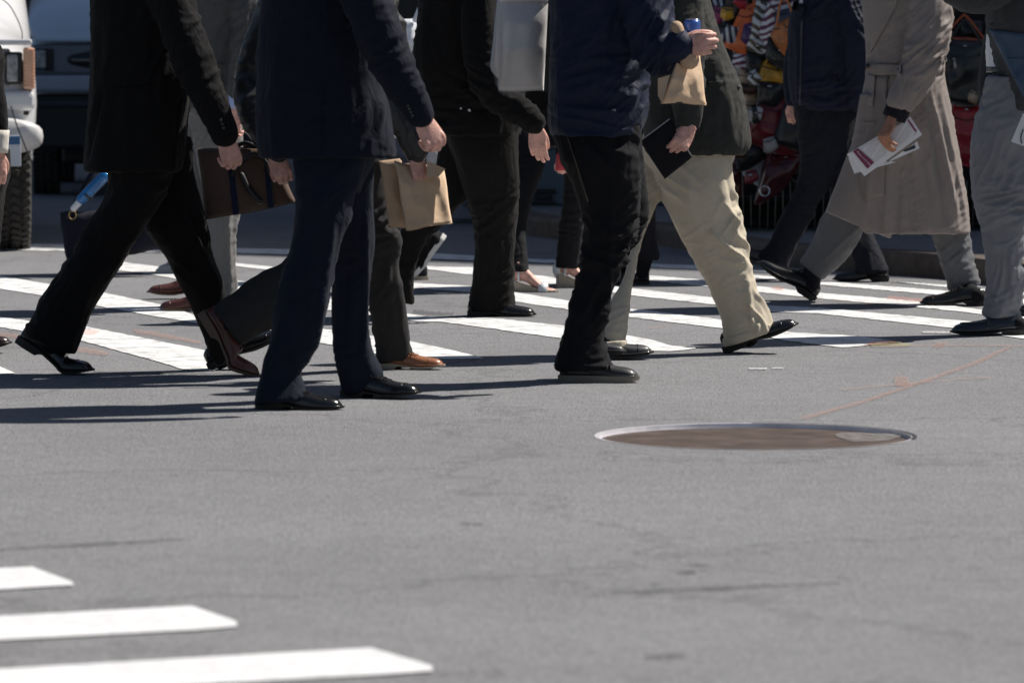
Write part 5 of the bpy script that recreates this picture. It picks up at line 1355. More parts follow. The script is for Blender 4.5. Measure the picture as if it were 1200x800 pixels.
# ---------------- P12 navy blouson, walking left
p = Person('person in a zipped navy blouson and dark trousers walking in front of the hanging handbags', (965, 328), GD(327), -1, 1.72, seed=13, skin=SKIN_L)
J = [p.torso([(936, 1008, 128), (927, 1016, 115), (924, 1018, 90), (924, 1014, 60), (925, 1006, 25), (932, 1000, 5), (938, 996, -12)], b=.18, lean=-2)]
J.append(p.limb([(990, 8, 20, -.15), (1003, 45, 19, -.19), (1008, 80, 17, -.2), (1006, 120, 13, -.2)]))
J.append(p.limb([(960, 5, 17, .15), (940, 50, 16, .18), (932, 90, 14, .17), (930, 118, 10, .12)]))
j = p.garment('blouson', J, F_WIND2, [(1000, 20, -.16, .12, .012, -60), (960, 110, -.15, .14, .009, 10), (985, 95, -.15, .1, .012, 50)], [(925, 112, 1010, 104, 3, -.006)], drape=.005, base=.004)
jd = p.last
p.patch(jd, [(939, 22), (941, 22), (938, 126), (936, 126)], basic('zip_metal', (.05, .05, .07), rough=.3, metal=.6), 'zip', parent=j, nu=2, nv=24)
p.patch(jd, [(930, -2), (944, 8), (940, 20), (928, 12)], F_WIND2, 'collar', parent=j, nu=6, nv=6, off=.008, thick=.006)
p.patch(jd, [(950, 12), (972, -4), (966, 18), (946, 24)], F_WIND2, 'collar', parent=j, nu=6, nv=6, off=.008, thick=.006)
p.patch(jd, [(975, 86), (985, 96), (983, 99), (973, 90)], F_DARKIN, 'pocket_flap', parent=j, nu=4, nv=3)
J = [pelvis(p, 930, 1010, 80, 175)]
J.append(p.edge([(930, 992, 110), (935, 992, 150), (938, 985, 190), (930, 968, 225), (913, 949, 260), (900, 934, 285), (886, 300, 922, 315)], dy=-.05))
J.append(p.edge([(960, 1010, 110), (968, 1012, 160), (975, 1010, 215), (985, 1016, 255), (992, 1026, 283), (1000, 1037, 305), (1003, 320, 1042, 317)], dy=.08, dy1=gd(p, 330)))
p.garment('trousers', J, fabric('dark_blue_cloth', (.012, .013, .019)), [(955, 230, -.05, .09, .010, 50), (1010, 290, .05, .08, .010, -20), (950, 140, -.1, .15, .008, 60)], drape=.006)
shoe(p, 'heel', 915, 325, .30, -1, pitch=30, yaw=4, kind='oxford', mat=L_DULL, sole=S_BLK, lace=LC, dy=-.05)
shoe(p, 'heel', 1041, 330, .275, -1, yaw=8, kind='oxford', mat=L_DULL, sole=S_BLK, lace=LC, Y=GD(330))
p.hand(930, 120, (0, 0, -1), (.3, .8, 0), (-1, .2, 0), .9, dy=.1, curl=(50, 60, 40))
g = Geo(); g.add(*tube([p.W(943, 3, -.12), p.W(948, 12, -.15)], [.03, .02], seg=14)); g.obj('undershirt', F_WHITE, p.body)
p.finish((.3, .3, .3))

# ---------------- P14 grey suit, right edge
p = Person('person in a blue grey suit with open jacket cut by the right edge', (1165, 392), GD(392), -1, 1.8, seed=14)
J = [p.edge([(1158, 1250, 128), (1156, 1250, 105), (1157, 1250, 60), (1160, 1250, 20), (1165, 1245, -30), (1180, 1232, -58)], b=.17)]
sh = p.garment('shirt', [p.edge([(1157, 1240, 82), (1156, 1240, 50), (1160, 1240, 0), (1170, 1230, -40)], b=.13)], F_WHITE, [(1165, 65, -.1, .08, .006, 80)])
J = [p.torso([(1174, 1262, 128), (1166, 1264, 95), (1161, 1262, 60), (1156, 1258, 33), (1158, 1254, 0), (1165, 1248, -40)], b=.2)]
J.append(p.limb([(1205, -72, 24, -.17), (1185, -35, 24, -.22), (1160, -9, 21, -.26), (1132, -4, 16.5, -.28), (1118, -7, 15, -.29)]))
J.append(p.limb([(1210, -70, 22, .17), (1220, 0, 22, .2), (1225, 60, 18, .2), (1215, 110, 15, .2)]))
j = p.garment('jacket', J, F_JACK14, [(1150, -2, -.25, .1, .012, 60), (1185, 80, -.18, .12, .008, 60)], [(1160, 35, 1198, 115, 4, .012)], drape=.006)
jd = p.last
p.patch(jd, [(1158, 34), (1200, 40), (1204, 122), (1196, 108)], F_LINING, 'turned_lining', parent=j, nu=12, nv=14, off=.006, thick=.004)
p.patch(jd, [(1180, 68), (1215, 69), (1215, 72), (1180, 71)], F_LINING, 'pocket_flap', parent=j, nu=8, nv=2, off=.011)
button(p, jd, 1163, 30, 3, M_BTN, j)
g = Geo(); 
J = [p.edge([(1150, 1176, 132), (1147, 1176, 110), (1149, 1174, 70), (1153, 1172, 40)], b=.03, dy=.14, body=False)]
p.garment('jacket_far_front', J, F_JACK14, drape=.004)
J = [pelvis(p, 1164, 1245, 90, 190)]
bl = p.garment('belt', [p.edge([(1155, 1245, 86), (1155, 1245, 78)], b=.145, body=False)], L_BLACK, drape=.0)
J.append(p.edge([(1155, 1232, 90), (1150, 1230, 120), (1141, 1224, 150), (1137, 1217, 180), (1139, 1212, 220), (1144, 1208, 245), (1152, 1203, 270), (1155, 1201, 300), (1156, 1199, 335), (1154, 1197, 358), (1152, 370, 1192, 374)], dy=-.08, dy1=0))
J.append(p.edge([(1180, 1245, 100), (1195, 1250, 180), (1205, 1250, 250), (1215, 1250, 320), (1222, 1252, 360)], dy=.1))
p.garment('trousers', J, F_GREYB, [(1175, 195, -.1, .12, .016, 65, .035), (1185, 245, -.1, .12, .016, 15, .03), (1190, 320, -.02, .1, .016, 80, .03), (1175, 362, 0, .08, .014, 20, .03), (1165, 130, -.1, .12, .01, 30)],
          [(1186, 195, 1176, 230, 3, .012), (1160, 345, 1176, 362, 3, .010), (1182, 290, 1186, 355, 3.5, .012)], drape=.007)
shoe(p, 'heel', 1204, 394, .315, -1, pitch=1, yaw=4, kind='loafer', mat=L_NAVY, sole=S_BLK, Y=GD(393))
shoe(p, 'heel', 1262, 372, .30, -1, yaw=0, kind='loafer', mat=L_NAVY, sole=S_BLK, dy=.2)
p.hand(1212, 128, (-.4, 0, -.9), (.5, .8, 0), (-.9, 0, .3), 1.0, dy=-.1, curl=(50, 60, 40))
p.finish()
p14 = p

# ---------------- P0 black jacket at the left edge
p = Person('person in a black jacket with a cream shirt cuff cut by the left edge', (-25, 410), GD(410), 1, 1.78, seed=15)
J = [p.torso([(-105, -18, 190), (-108, -16, 150), (-108, -14, 90), (-105, -14, 30), (-100, -12, -20)], b=.18)]
J.append(p.limb([(-50, -48, 24, -.17), (-40, 10, 24, -.21), (-19, 70, 22, -.24), (-12, 110, 18, -.26), (-6, 145, 15, -.27), (-5, 150, 14, -.27)]))
J.append(p.limb([(-60, -45, 22, .17), (-65, 30, 20, .18), (-60, 90, 18, .18)]))
p.garment('jacket', J, F_BLACK, [(-10, 80, -.25, .1, .01, 25)])
g = Geo(); g.add(*tube([p.W(-3, 152, -.27), p.W(-4, 179, -.27)], [.047, .044], seg=20, ball=False)); g.obj('shirt_cuff', fabric('cream_shirt', (.68, .64, .58)), p.body)
p.hand(-4, 178, (.0, 0, -1), (-.3, .9, 0), (1, .2, 0), 1.0, dy=-.27, curl=(35, 50, 30))
J = [pelvis(p, -98, -12, 130, 215)]
J.append(p.edge([(-70, 11, 175), (-66, 11, 205), (-64, 5, 228), (-58, 1, 270), (-50, -3, 320), (-44, -2, 365), (-40, -6, 392)], dy=.05, dy1=0))
J.append(p.edge([(-98, -25, 175), (-105, -40, 230), (-120, -65, 290), (-140, -100, 350), (-150, -115, 385)], dy=-.08, dy1=0))
p.garment('trousers', J, F_BLACKT, drape=.005)
shoe(p, 'heel', -72, 417, .285, 1, pitch=8, yaw=4, kind='oxford', mat=L_DKBR, sole=S_BLK, lace=LC, Y=GD(414))
shoe(p, 'toe', -85, 420, .29, 1, flex=30, kind='oxford', mat=L_DKBR, sole=S_BLK, lace=LC, Y=GD(420))
p.finish()

# ================================================================== THINGS CARRIED AND HANDBAG STALL
def soft_bag(name, cn, Y, th, mat, label=None, cat=None, group=None, amp=.004, fr=14, ridge=.006, nu=30, nv=30, seed=0, edge_pow=.35, sag=0.0, pts=None, parent=None, base=None, bulge_low=0.0, tw=0.0):
    """closed bag body: front outline from 4 photo corners (TL,TR,BR,BL) at depth Y, thickness th; bellies and crumples"""
    A, B, C, D = [np.array(P(c[0], c[1], Y + (c[2] if len(c) > 2 else 0))) for c in cn]
    u, v = np.meshgrid(np.linspace(0, 1, nu + 1), np.linspace(0, 1, nv + 1)); u = u.ravel(); v = v.ravel()
    base_ = (A[None] * (1 - u)[:, None] + B[None] * u[:, None]) * (1 - v)[:, None] + (D[None] * (1 - u)[:, None] + C[None] * u[:, None]) * v[:, None]
    ctr = (A + B + C + D) / 4
    if sag: base_[:, 2] -= sag * np.sin(u * PI) * v
    pf = (np.clip(1 - (2 * u - 1) ** 2, 0, 1) ** edge_pow) * (np.clip(1 - (2 * v - 1) ** 2, 0, 1) ** edge_pow)
    if bulge_low: pf = pf * (1 - bulge_low + bulge_low * np.sin(np.clip(v * 1.15, 0, 1) * PI / 2))
    n1 = noise3(base_ * fr + seed * 3.3) * amp
    n2 = (1 - np.abs(noise3(base_ * fr * .55 + seed * 1.7 + 9)) * 3) * ridge
    back = base_.copy(); front = base_.copy()
    front[:, 1] -= th / 2 * pf + (n1 + n2) * pf; back[:, 1] += th / 2 * pf + n1 * pf
    wob = noise3(base_ * 9 + seed + 40) * amp * 1.6
    front[:, 2] += wob; back[:, 2] += wob; front[:, 0] += wob * .6; back[:, 0] += wob * .6
    n = (nu + 1) * (nv + 1); f = []
    for j in range(nv):
        for i in range(nu):
            a = j * (nu + 1) + i
            f.append((a, a + nu + 1, a + nu + 2, a + 1)); f.append((n + a, n + a + 1, n + a + nu + 2, n + a + nu + 1))
    m = nu + 1
    ed = list(range(m)) + [(j + 1) * m - 1 for j in range(1, nv + 1)] + [nv * m + i for i in range(nu - 1, -1, -1)] + [j * m for j in range(nv - 1, 0, -1)]
    for a, b in zip(ed, ed[1:] + ed[:1]): f.append((a, b, n + b, n + a))
    o = mkmesh(name, np.vstack([front, back]), f, mat, parent, base=None if parent is not None else (tuple(base) if base is not None else tuple((C + D) / 2)))
    if label: setp(o, label, cat, group)
    return o
def pxtube(name, pts, r, mat, parent, n=6, seg=8, label=None, cat=None, flat=1.0, ball=True):
    """pts (x,y,Y) photo pixels and depth"""
    g = Geo(); rr = r if isinstance(r, (list, tuple)) else [r] * len(pts)
    g.add(*tube([P(*q) for q in pts], rr, seg=seg, n=n, flat=flat, ball=ball)); o = g.obj(name, mat, parent)
    if label: setp(o, label, cat)
    return o
def pxslab(name, cn, Y, th, mat, parent=None, bow=0.0, n=12, tilt=0.0, base=None):
    """thin bowed sheet with four photo corners"""
    A, B, C, D = [np.array(P(c[0], c[1], Y + (c[2] if len(c) > 2 else 0))) for c in cn]
    v = []; f = []
    for o in (0, 1):
        for j in range(n + 1):
            for i in range(n + 1):
                u, w_ = i / n, j / n
                q = (A * (1 - u) + B * u) * (1 - w_) + (D * (1 - u) + C * u) * w_
                q = q + np.array([0, -bow * math.sin(u * PI) * (1 if True else 0) + o * th, 0]); v.append(q)
    m = n + 1; k = m * m
    for j in range(n):
        for i in range(n):
            a = j * m + i; f.append((a, a + m, a + m + 1, a + 1)); f.append((k + a, k + a + 1, k + a + m + 1, k + a + m))
    ed = list(range(m)) + [(j + 1) * m - 1 for j in range(1, n + 1)] + [n * m + i for i in range(n - 1, -1, -1)] + [j * m for j in range(n - 1, 0, -1)]
    for a, b in zip(ed, ed[1:] + ed[:1]): f.append((a, b, k + b, k + a))
    return mkmesh(name, v, f, mat, parent, smooth=False)
M_KRAFT = basic('kraft_paper', (0.62, 0.44, 0.29), rough=.75, var=.07, vscale=20, bump=.0015, bscale=35)
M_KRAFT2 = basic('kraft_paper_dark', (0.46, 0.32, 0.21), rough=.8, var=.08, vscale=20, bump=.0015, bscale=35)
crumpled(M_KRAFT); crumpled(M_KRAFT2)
M_CANV2 = fabric('taupe_canvas', (0.115, 0.078, 0.062), crease=.004)
M_WEB = fabric('navy_webbing', (0.018, 0.024, 0.055))
M_LBLK = leather('black_bag_leather', (.008, .008, .009), rough=.6)

# --- briefcase
Yb = 17.98
bc = soft_bag('briefcase', [(231, 174), (318, 172), (347, 237), (241, 257)], Yb, .10, M_CANV2, 'taupe canvas briefcase with two navy straps held low between the black and navy suits', 'briefcase', amp=.002, ridge=.003, edge_pow=.22, sag=.006)
def onbag(pts, off): return [(x, y, Yb - off) for x, y in pts]
pxslab('strap', [(265, 175), (272, 175), (280, 251), (273, 252)], Yb - .054, .004, M_WEB, bc)
pxslab('strap', [(308, 174), (314, 174), (321, 243), (314, 244)], Yb - .054, .004, M_WEB, bc)
pxtube('handle', [(272, 205, Yb - .06), (283, 190, Yb - .075), (296, 181, Yb - .08), (310, 188, Yb - .07), (316, 205, Yb - .06)], .0085, M_LBLK, bc)
pxtube('handle', [(270, 176, Yb + .03), (290, 168, Yb), (318, 186, Yb - .03), (327, 196, Yb - .04), (325, 210, Yb - .055)], .0085, M_LBLK, bc)
pxtube('shoulder_strap', [(283, 205, Yb - .064), (292, 222, Yb - .068), (304, 236, Yb - .066)], .011, M_LBLK, bc)
# --- paper bag of the charcoal jeans
Yp = p4.Y - .26
pb = soft_bag('paper_bag', [(462, 188, 0), (521, 197, .12), (530, 262, .08), (476, 270, -.05)], Yp, .09, M_KRAFT, 'brown paper bag hanging from a hand beside the charcoal jeans', 'paper bag', amp=.005, ridge=.014, edge_pow=.16, fr=17, seed=3)
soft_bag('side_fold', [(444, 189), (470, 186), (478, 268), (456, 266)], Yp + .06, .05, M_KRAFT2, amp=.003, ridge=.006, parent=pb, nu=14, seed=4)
pxslab('folded_top', [(500, 188, .0), (522, 198, .06), (514, 207, .01), (500, 209, -.03)], Yp, .003, M_KRAFT, pb, bow=.008)
# --- paper bag and can held up
Yq = p8.Y - .38
pq = soft_bag('paper_bag', [(795, 66, 0), (820, 66, .08), (828, 124, .08), (774, 122, -.03)], Yq + .02, .09, M_KRAFT, 'brown paper bag twisted at the neck in the raised hand', 'paper bag', amp=.005, ridge=.014, edge_pow=.2, fr=20, seed=8, bulge_low=.5)
pxslab('folded_corner', [(771, 92, .0), (785, 88, -.03), (776, 122, -.05), (771, 112, .0)], Yq, .004, M_KRAFT, pq)
pxslab('bag_bottom_print', [(792, 119.5), (800, 119.5), (800, 121.5), (792, 121.5)], Yq - .052, .001, basic('dark_print', (.05, .04, .04)), pq)
pxtube('neck', [(808, 70, Yq), (800, 48, Yq - .01), (793, 32, Yq)], [.035, .020, .022], M_KRAFT2, pq, seg=14)
can = empty('drink_can', P(806, 60, Yq - .02), 'blue and silver drink can held upright with the paper bag', 'can')
g = Geo(); c0 = P(811, 55, Yq + .05); k = p8.k
rings = [c0 + Z_ * z + np.outer(np.cos(a), X_) * r + np.outer(np.sin(a), Y_) * r for z, r in ((0, .024), (.006, .029), (.085, .029), (.094, .026)) for a in [np.linspace(0, 2 * PI, 24, endpoint=False)]]
g.add(*loft(rings)); g.obj('body', basic('can_blue', (.10, .2, .6), rough=.25, metal=.4, var=.5, vscale=30), can)
g = Geo(); rings = [c0 + Z_ * z + np.outer(np.cos(a), X_) * r + np.outer(np.sin(a), Y_) * r for z, r in ((.094, .0255), (.098, .0262), (.098, .024), (.095, .023)) for a in [np.linspace(0, 2 * PI, 24, endpoint=False)]]
g.add(*loft(rings)); g.obj('lid', basic('can_metal', (.75, .75, .78), rough=.2, metal=1.0), can)
# --- silver shopping bag on the shoulder
Ys = p8.Y + .28
M_SILV = basic('silver_bag_sheet', (0.62, 0.60, 0.59), rough=.34, metal=.15, var=.1, vscale=5, bump=.001)
sb = soft_bag('shopping_bag', [(585, -6), (645, -6), (637, 107), (583, 107)], Ys, .10, M_SILV, 'large silver grey shopping bag hanging behind the navy windbreaker', 'shopping bag', amp=.004, ridge=.030, edge_pow=.28, fr=4.2, seed=2)
soft_bag('side_gusset', [(583, -4), (592, -4), (592, 104), (574, 81)], Ys + .01, .08, M_SILV, parent=sb, nu=8, amp=.002, ridge=.002)
soft_bag('top_edge', [(584, -8), (646, -8), (645, 3), (585, 4)], Ys - .01, .11, basic('bag_white_edge', (.75, .72, .78), rough=.4), parent=sb, amp=.001, ridge=.001, nv=6)
pxslab('black_strap', [(643, -8), (650, -8), (650, 108), (637, 108)], Ys - .06, .006, M_LBLK, sb)
pxtube('handle', [(595, -5, Ys - .04), (600, -60, Ys - .04), (630, -60, Ys - .04), (636, -5, Ys - .04)], .006, M_LBLK, sb)
# --- portfolio
Yf = p11.Y - .33
pf = soft_bag('portfolio', [(785, 139), (812, 184), (779, 210), (749, 165)], Yf + .02, .028, basic('portfolio_leather', (.006, .006, .009), rough=.65, spec=.2, bump=.0005), 'flat black zipped portfolio held at an angle in front of khaki trousers', 'portfolio', amp=.0008, ridge=.001, edge_pow=.12)
pxtube('zip', [(751, 164.5, Yf + .005), (768, 152, Yf), (784, 140, Yf + .005)], .0028, basic('zip_grey', (.3, .3, .32), metal=.5, rough=.3), pf)
pxtube('zip_pull', [(786, 138, Yf), (793, 142, Yf - .01), (798, 147, Yf - .01)], .0028, M_LBLK, pf)
# --- newspapers of the trench coat
Yn_ = p13.Y - .305
def newsmat():
    m, nt, b = newmat('newsprint'); L = nt.links.new
    tc = N(nt, 'ShaderNodeTexCoord'); mp = N(nt, 'ShaderNodeMapping'); mp.inputs['Rotation'].default_value = (0, R(-32), 0)
    L(tc.outputs['Object'], mp.inputs['Vector'])
    wv = N(nt, 'ShaderNodeTexWave', wave_type='BANDS', bands_direction='Z', i_Scale=62.0); L(mp.outputs[0], wv.inputs['Vector'])
    nz = N(nt, 'ShaderNodeTexNoise', i_Scale=260.0); L(tc.outputs['Object'], nz.inputs['Vector'])
    col = N(nt, 'ShaderNodeTexWave', wave_type='BANDS', bands_direction='X', i_Scale=6.5); L(mp.outputs[0], col.inputs['Vector'])
    cm = N(nt, 'ShaderNodeMath', operation='LESS_THAN'); cm.inputs[1].default_value = .93; L(col.outputs['Fac'], cm.inputs[0])
    k1 = N(nt, 'ShaderNodeMath', operation='MULTIPLY'); L(wv.outputs['Fac'], k1.inputs[0]); L(nz.outputs['Fac'], k1.inputs[1])
    k2 = N(nt, 'ShaderNodeMath', operation='MULTIPLY'); L(k1.outputs[0], k2.inputs[0]); L(cm.outputs[0], k2.inputs[1])
    mx = N(nt, 'ShaderNodeMix', data_type='RGBA'); mx.inputs['A'].default_value = (.66, .66, .68, 1); mx.inputs['B'].default_value = (.25, .25, .27, 1)
    L(k2.outputs[0], mx.inputs['Factor']); L(mx.outputs['Result'], b.inputs['Base Color']); b.inputs['Roughness'].default_value = .8
    return m
M_NEWS = newsmat(); M_PAPER = basic('white_paper', (.68, .68, .70), rough=.8, var=.04); M_MAR = basic('maroon_print', (.17, .02, .06), rough=.7)
M_INK = basic('ink', (.03, .03, .05), rough=.7)
np_ = pxslab('newspaper', [(1033, 160), (1067, 138), (1080, 158), (1012, 206)], Yn_ + .03, .006, M_PAPER)
np_.name = 'newspaper'
setp(np_, 'folded newspaper with a maroon headline band held in a brown hand', 'newspaper')
bpy.data.objects.remove(np_)
np_ = pxslab('newspaper', [(992.5, 181), (1067, 137), (1080.5, 158), (1013, 206.5)], Yn_, .008, M_PAPER, bow=.004)
setp(np_, 'folded newspaper with a maroon headline band held in the hand of the trench coat', 'newspaper')
pxslab('text_columns', [(1009, 174.5), (1062, 141), (1074, 157), (1026, 190)], Yn_ - .0075, .0008, M_NEWS, np_)
pxslab('headline_band', [(999.5, 177.5), (1005.5, 174), (1024.5, 190.5), (1016.5, 198)], Yn_ - .008, .001, M_MAR, np_)
pxslab('rear_fold', [(994, 185, .012), (1050, 190, .012), (1003, 203, .012), (1001.5, 204, .012)], Yn_ , .004, M_PAPER, np_)
pxslab('lower_sheet', [(1040, 190, .012), (1075, 166, .012), (1077.5, 174, .012), (1030, 195, .012)], Yn_, .004, M_PAPER, np_)
pxslab('dark_print_block', [(1057, 177, .0), (1072, 169.5, .0), (1073, 174, .0), (1061, 178, .0)], Yn_ + .007, .001, M_INK, np_)
pxslab('dark_rule', [(1063.5, 141), (1065, 140.3), (1074.5, 154), (1073, 155)], Yn_ - .0085, .001, M_MAR, np_)
def text_on(txt, x, y, Y, ang, size, mat, parent, name):
    cu = bpy.data.curves.new(name, 'FONT'); cu.body = txt; cu.size = size; cu.align_x = 'CENTER'; cu.align_y = 'CENTER'; cu.shear = .3
    to = bpy.data.objects.new(name, cu); link(to)
    dg = bpy.context.evaluated_depsgraph_get(); me = bpy.data.meshes.new_from_object(to.evaluated_get(dg)); bpy.data.objects.remove(to)
    M = Matrix.Translation(Vector(P(x, y, Y))) @ Matrix.Rotation(ang, 4, 'Y') @ Matrix.Rotation(PI / 2, 4, 'X')
    me.transform(Matrix.Translation(-wl(parent)) @ M)
    o = bpy.data.objects.new(name, me); link(o); o.parent = parent; me.materials.append(mat); return o
text_on('Reality or the New?', 1012.5, 186.0, Yn_ - .0105, R(46), .0115, M_PAPER, np_, 'headline')
# second loose paper at the right edge
pr = pxslab('paper_sheet', [(1185, 166), (1199, 133), (1222, 140), (1212, 176)], p14.Y - .34, .004, M_PAPER)
setp(pr, 'white printed sheet in the hand at the right edge', 'paper')
pxtube('printed_arc', [(1199, 152, p14.Y - .343), (1196.5, 160, p14.Y - .343), (1197, 168, p14.Y - .343)], .0022, M_INK, pr)
# --- navy tote with a blue bottle
Yt = p3.Y - .30
M_TOTE = fabric('navy_tote_cloth', (.013, .014, .024), crease=.008)
tb = soft_bag('tote_bag', [(70, 250), (190, 240), (199, 292), (78, 306)], Yt, .20, M_TOTE, 'dark navy tote seen between the legs of the black suit', 'tote bag', amp=.008, ridge=.012, edge_pow=.4, fr=7, seed=11)
pxtube('strap', [(80, 256, Yt - .05), (100, 215, Yt - .05), (122, 185, Yt - .05), (140, 175, Yt - .02), (172, 245, Yt)], .012, M_TOTE, tb)
g = Geo(); cc = P(85, 252, Yt - .10); g.add(*tube([cc + X_ * .018 * math.cos(q) + Z_ * .022 * math.sin(q) for q in np.linspace(0, 2 * PI, 20)], [.003] * 20, seg=6, n=1, ball=False)); g.obj('ring', basic('brass', (.45, .33, .15), metal=1.0, rough=.3), tb)
bt = empty('water_bottle', P(88, 245, Yt - .12), 'blue water bottle with white cap strapped above the navy tote', 'bottle')
pxtube('body', [(92, 238, Yt - .12), (96, 233, Yt - .12), (112, 217, Yt - .12), (122, 207, Yt - .12)], [.016, .026, .028, .028], basic('blue_bottle', (.01, .15, .40), rough=.15, coat=.6, var=.3, vscale=12), bt, seg=18)
pxtube('cap', [(86.5, 244, Yt - .12), (92, 238, Yt - .12)], [.017, .019], basic('white_cap', (.7, .72, .75), rough=.4), bt, seg=14)
pxtube('band', [(101, 230, Yt - .12), (103, 228, Yt - .12)], [.0300, .0300], M_LBLK, bt, seg=18, ball=False)
# --- plastic bags of the hidden walker
def plastic(name, col, alpha):
    m, nt, b = newmat(name); b.inputs['Base Color'].default_value = rgba(col); b.inputs['Roughness'].default_value = .25
    b.inputs['Alpha'].default_value = alpha; return m
wb = soft_bag('plastic_bag', [(467, 26), (494, 18), (488, 92), (476, 86)], 23.9, .14, plastic('white_plastic', (.85, .86, .9), .95), 'white plastic carrier bag behind the raised arm of the navy suit', 'plastic bag', amp=.012, ridge=.022, edge_pow=.4, fr=16, seed=5)
pxtube('handle', [(486, 24, 23.85), (490, 12, 23.85), (493, 4, 23.85)], [.012, .008, .006], MATS.get('x') or plastic('white_plastic_handle', (.8, .82, .86), .9), wb)
tbg = soft_bag('plastic_bag', [(499, 160), (508, 160), (532, 206), (503, 218)], p6.Y - .3, .10, plastic('clear_plastic', (.55, .56, .6), .5), 'thin clear plastic bag with a bottle beside the brown paper bag', 'plastic bag', amp=.006, ridge=.012, edge_pow=.4, seed=6)
pxtube('bottle_label', [(522, 200, p6.Y - .32), (529, 213, p6.Y - .32)], [.030, .030], basic('label_blue_white', (.35, .45, .75), rough=.4, var=.9, vscale=40), tbg, seg=14)
# --- red pouch
rp = soft_bag('pouch', [(652, 180), (660, 177), (668, 199), (651, 200)], p9.Y - .24, .06, basic('red_cloth', (.42, .03, .045), rough=.6), 'small red pouch in the hand above the black leggings', 'pouch', amp=.003, ridge=.006, seed=7)

# ---------------- handbag stall on the sidewalk
def hide(name, col, rough=.4, bump=.0, bs=60):
    if max(col) > .05: col = tuple(min(.9, c * 1.2) for c in col)
    return basic(name, col, rough=rough, var=.3, vscale=18, bump=bump, bscale=bs, coat=.25)
def zebra(name, ca, cb, scale=14, dist=3.5, rot=30):
    m, nt, b = newmat(name); L = nt.links.new
    tc = N(nt, 'ShaderNodeTexCoord'); mp = N(nt, 'ShaderNodeMapping'); mp.inputs['Rotation'].default_value = (0, R(rot), 0); L(tc.outputs['Object'], mp.inputs['Vector'])
    wv = N(nt, 'ShaderNodeTexWave', wave_type='BANDS', bands_direction='X', i_Scale=scale, i_Distortion=dist); wv.inputs['Detail Scale'].default_value = 1.2; L(mp.outputs[0], wv.inputs['Vector'])
    r = N(nt, 'ShaderNodeValToRGB'); r.color_ramp.elements[0].position = .44; r.color_ramp.elements[1].position = .54
    r.color_ramp.elements[0].color = rgba(ca); r.color_ramp.elements[1].color = rgba(cb); L(wv.outputs['Fac'], r.inputs[0]); L(r.outputs[0], b.inputs['Base Color']); b.inputs['Roughness'].default_value = .35
    return m
H = dict(orange=hide('orange_leather', (.75, .14, .03)), purple=hide('purple_leather', (.06, .02, .12)), rust=hide('rust_croc', (.42, .13, .03), bump=.006, bs=45), blackc=hide('black_croc', (.025, .025, .022), bump=.006, bs=45),
         zbr=zebra('brown_zebra', (.75, .75, .72), (.10, .075, .05), 7, 5, 60), zmr=zebra('maroon_zebra', (.75, .73, .74), (.14, .02, .07), 8, 5, -70), zbk=zebra('black_swirl', (.45, .44, .42), (.02, .018, .016), 5, 7, 20),
         zst=zebra('navy_stripe', (.6, .6, .62), (.02, .02, .04), 9, 1.5, 10), mag=hide('magenta_leather', (.22, .02, .09)), yellow=hide('mustard_leather', (.50, .26, .02)), grey=hide('pale_grey_cloth', (.30, .28, .26)),
         brown=hide('dark_brown_leather', (.06, .028, .018)), tan=hide('tan_cloth', (.36, .26, .17)), black=hide('black_leather', (.014, .014, .014)), red=hide('dark_red_leather', (.16, .012, .018)), oxb=hide('glossy_oxblood', (.07, .012, .012), rough=.2),
         silver=hide('silver_leather', (.36, .37, .40), rough=.3), navy=hide('navy_leather', (.03, .045, .09)), bred=hide('bright_red_leather', (.30, .012, .02)), ros=hide('orange_strap', (.36, .07, .02)))
M_CHR = basic('chrome_hardware', (.7, .7, .72), rough=.15, metal=1.0)
M_DCH = basic('dark_brass', (.18, .15, .10), rough=.3, metal=.9)
YS = 27.4
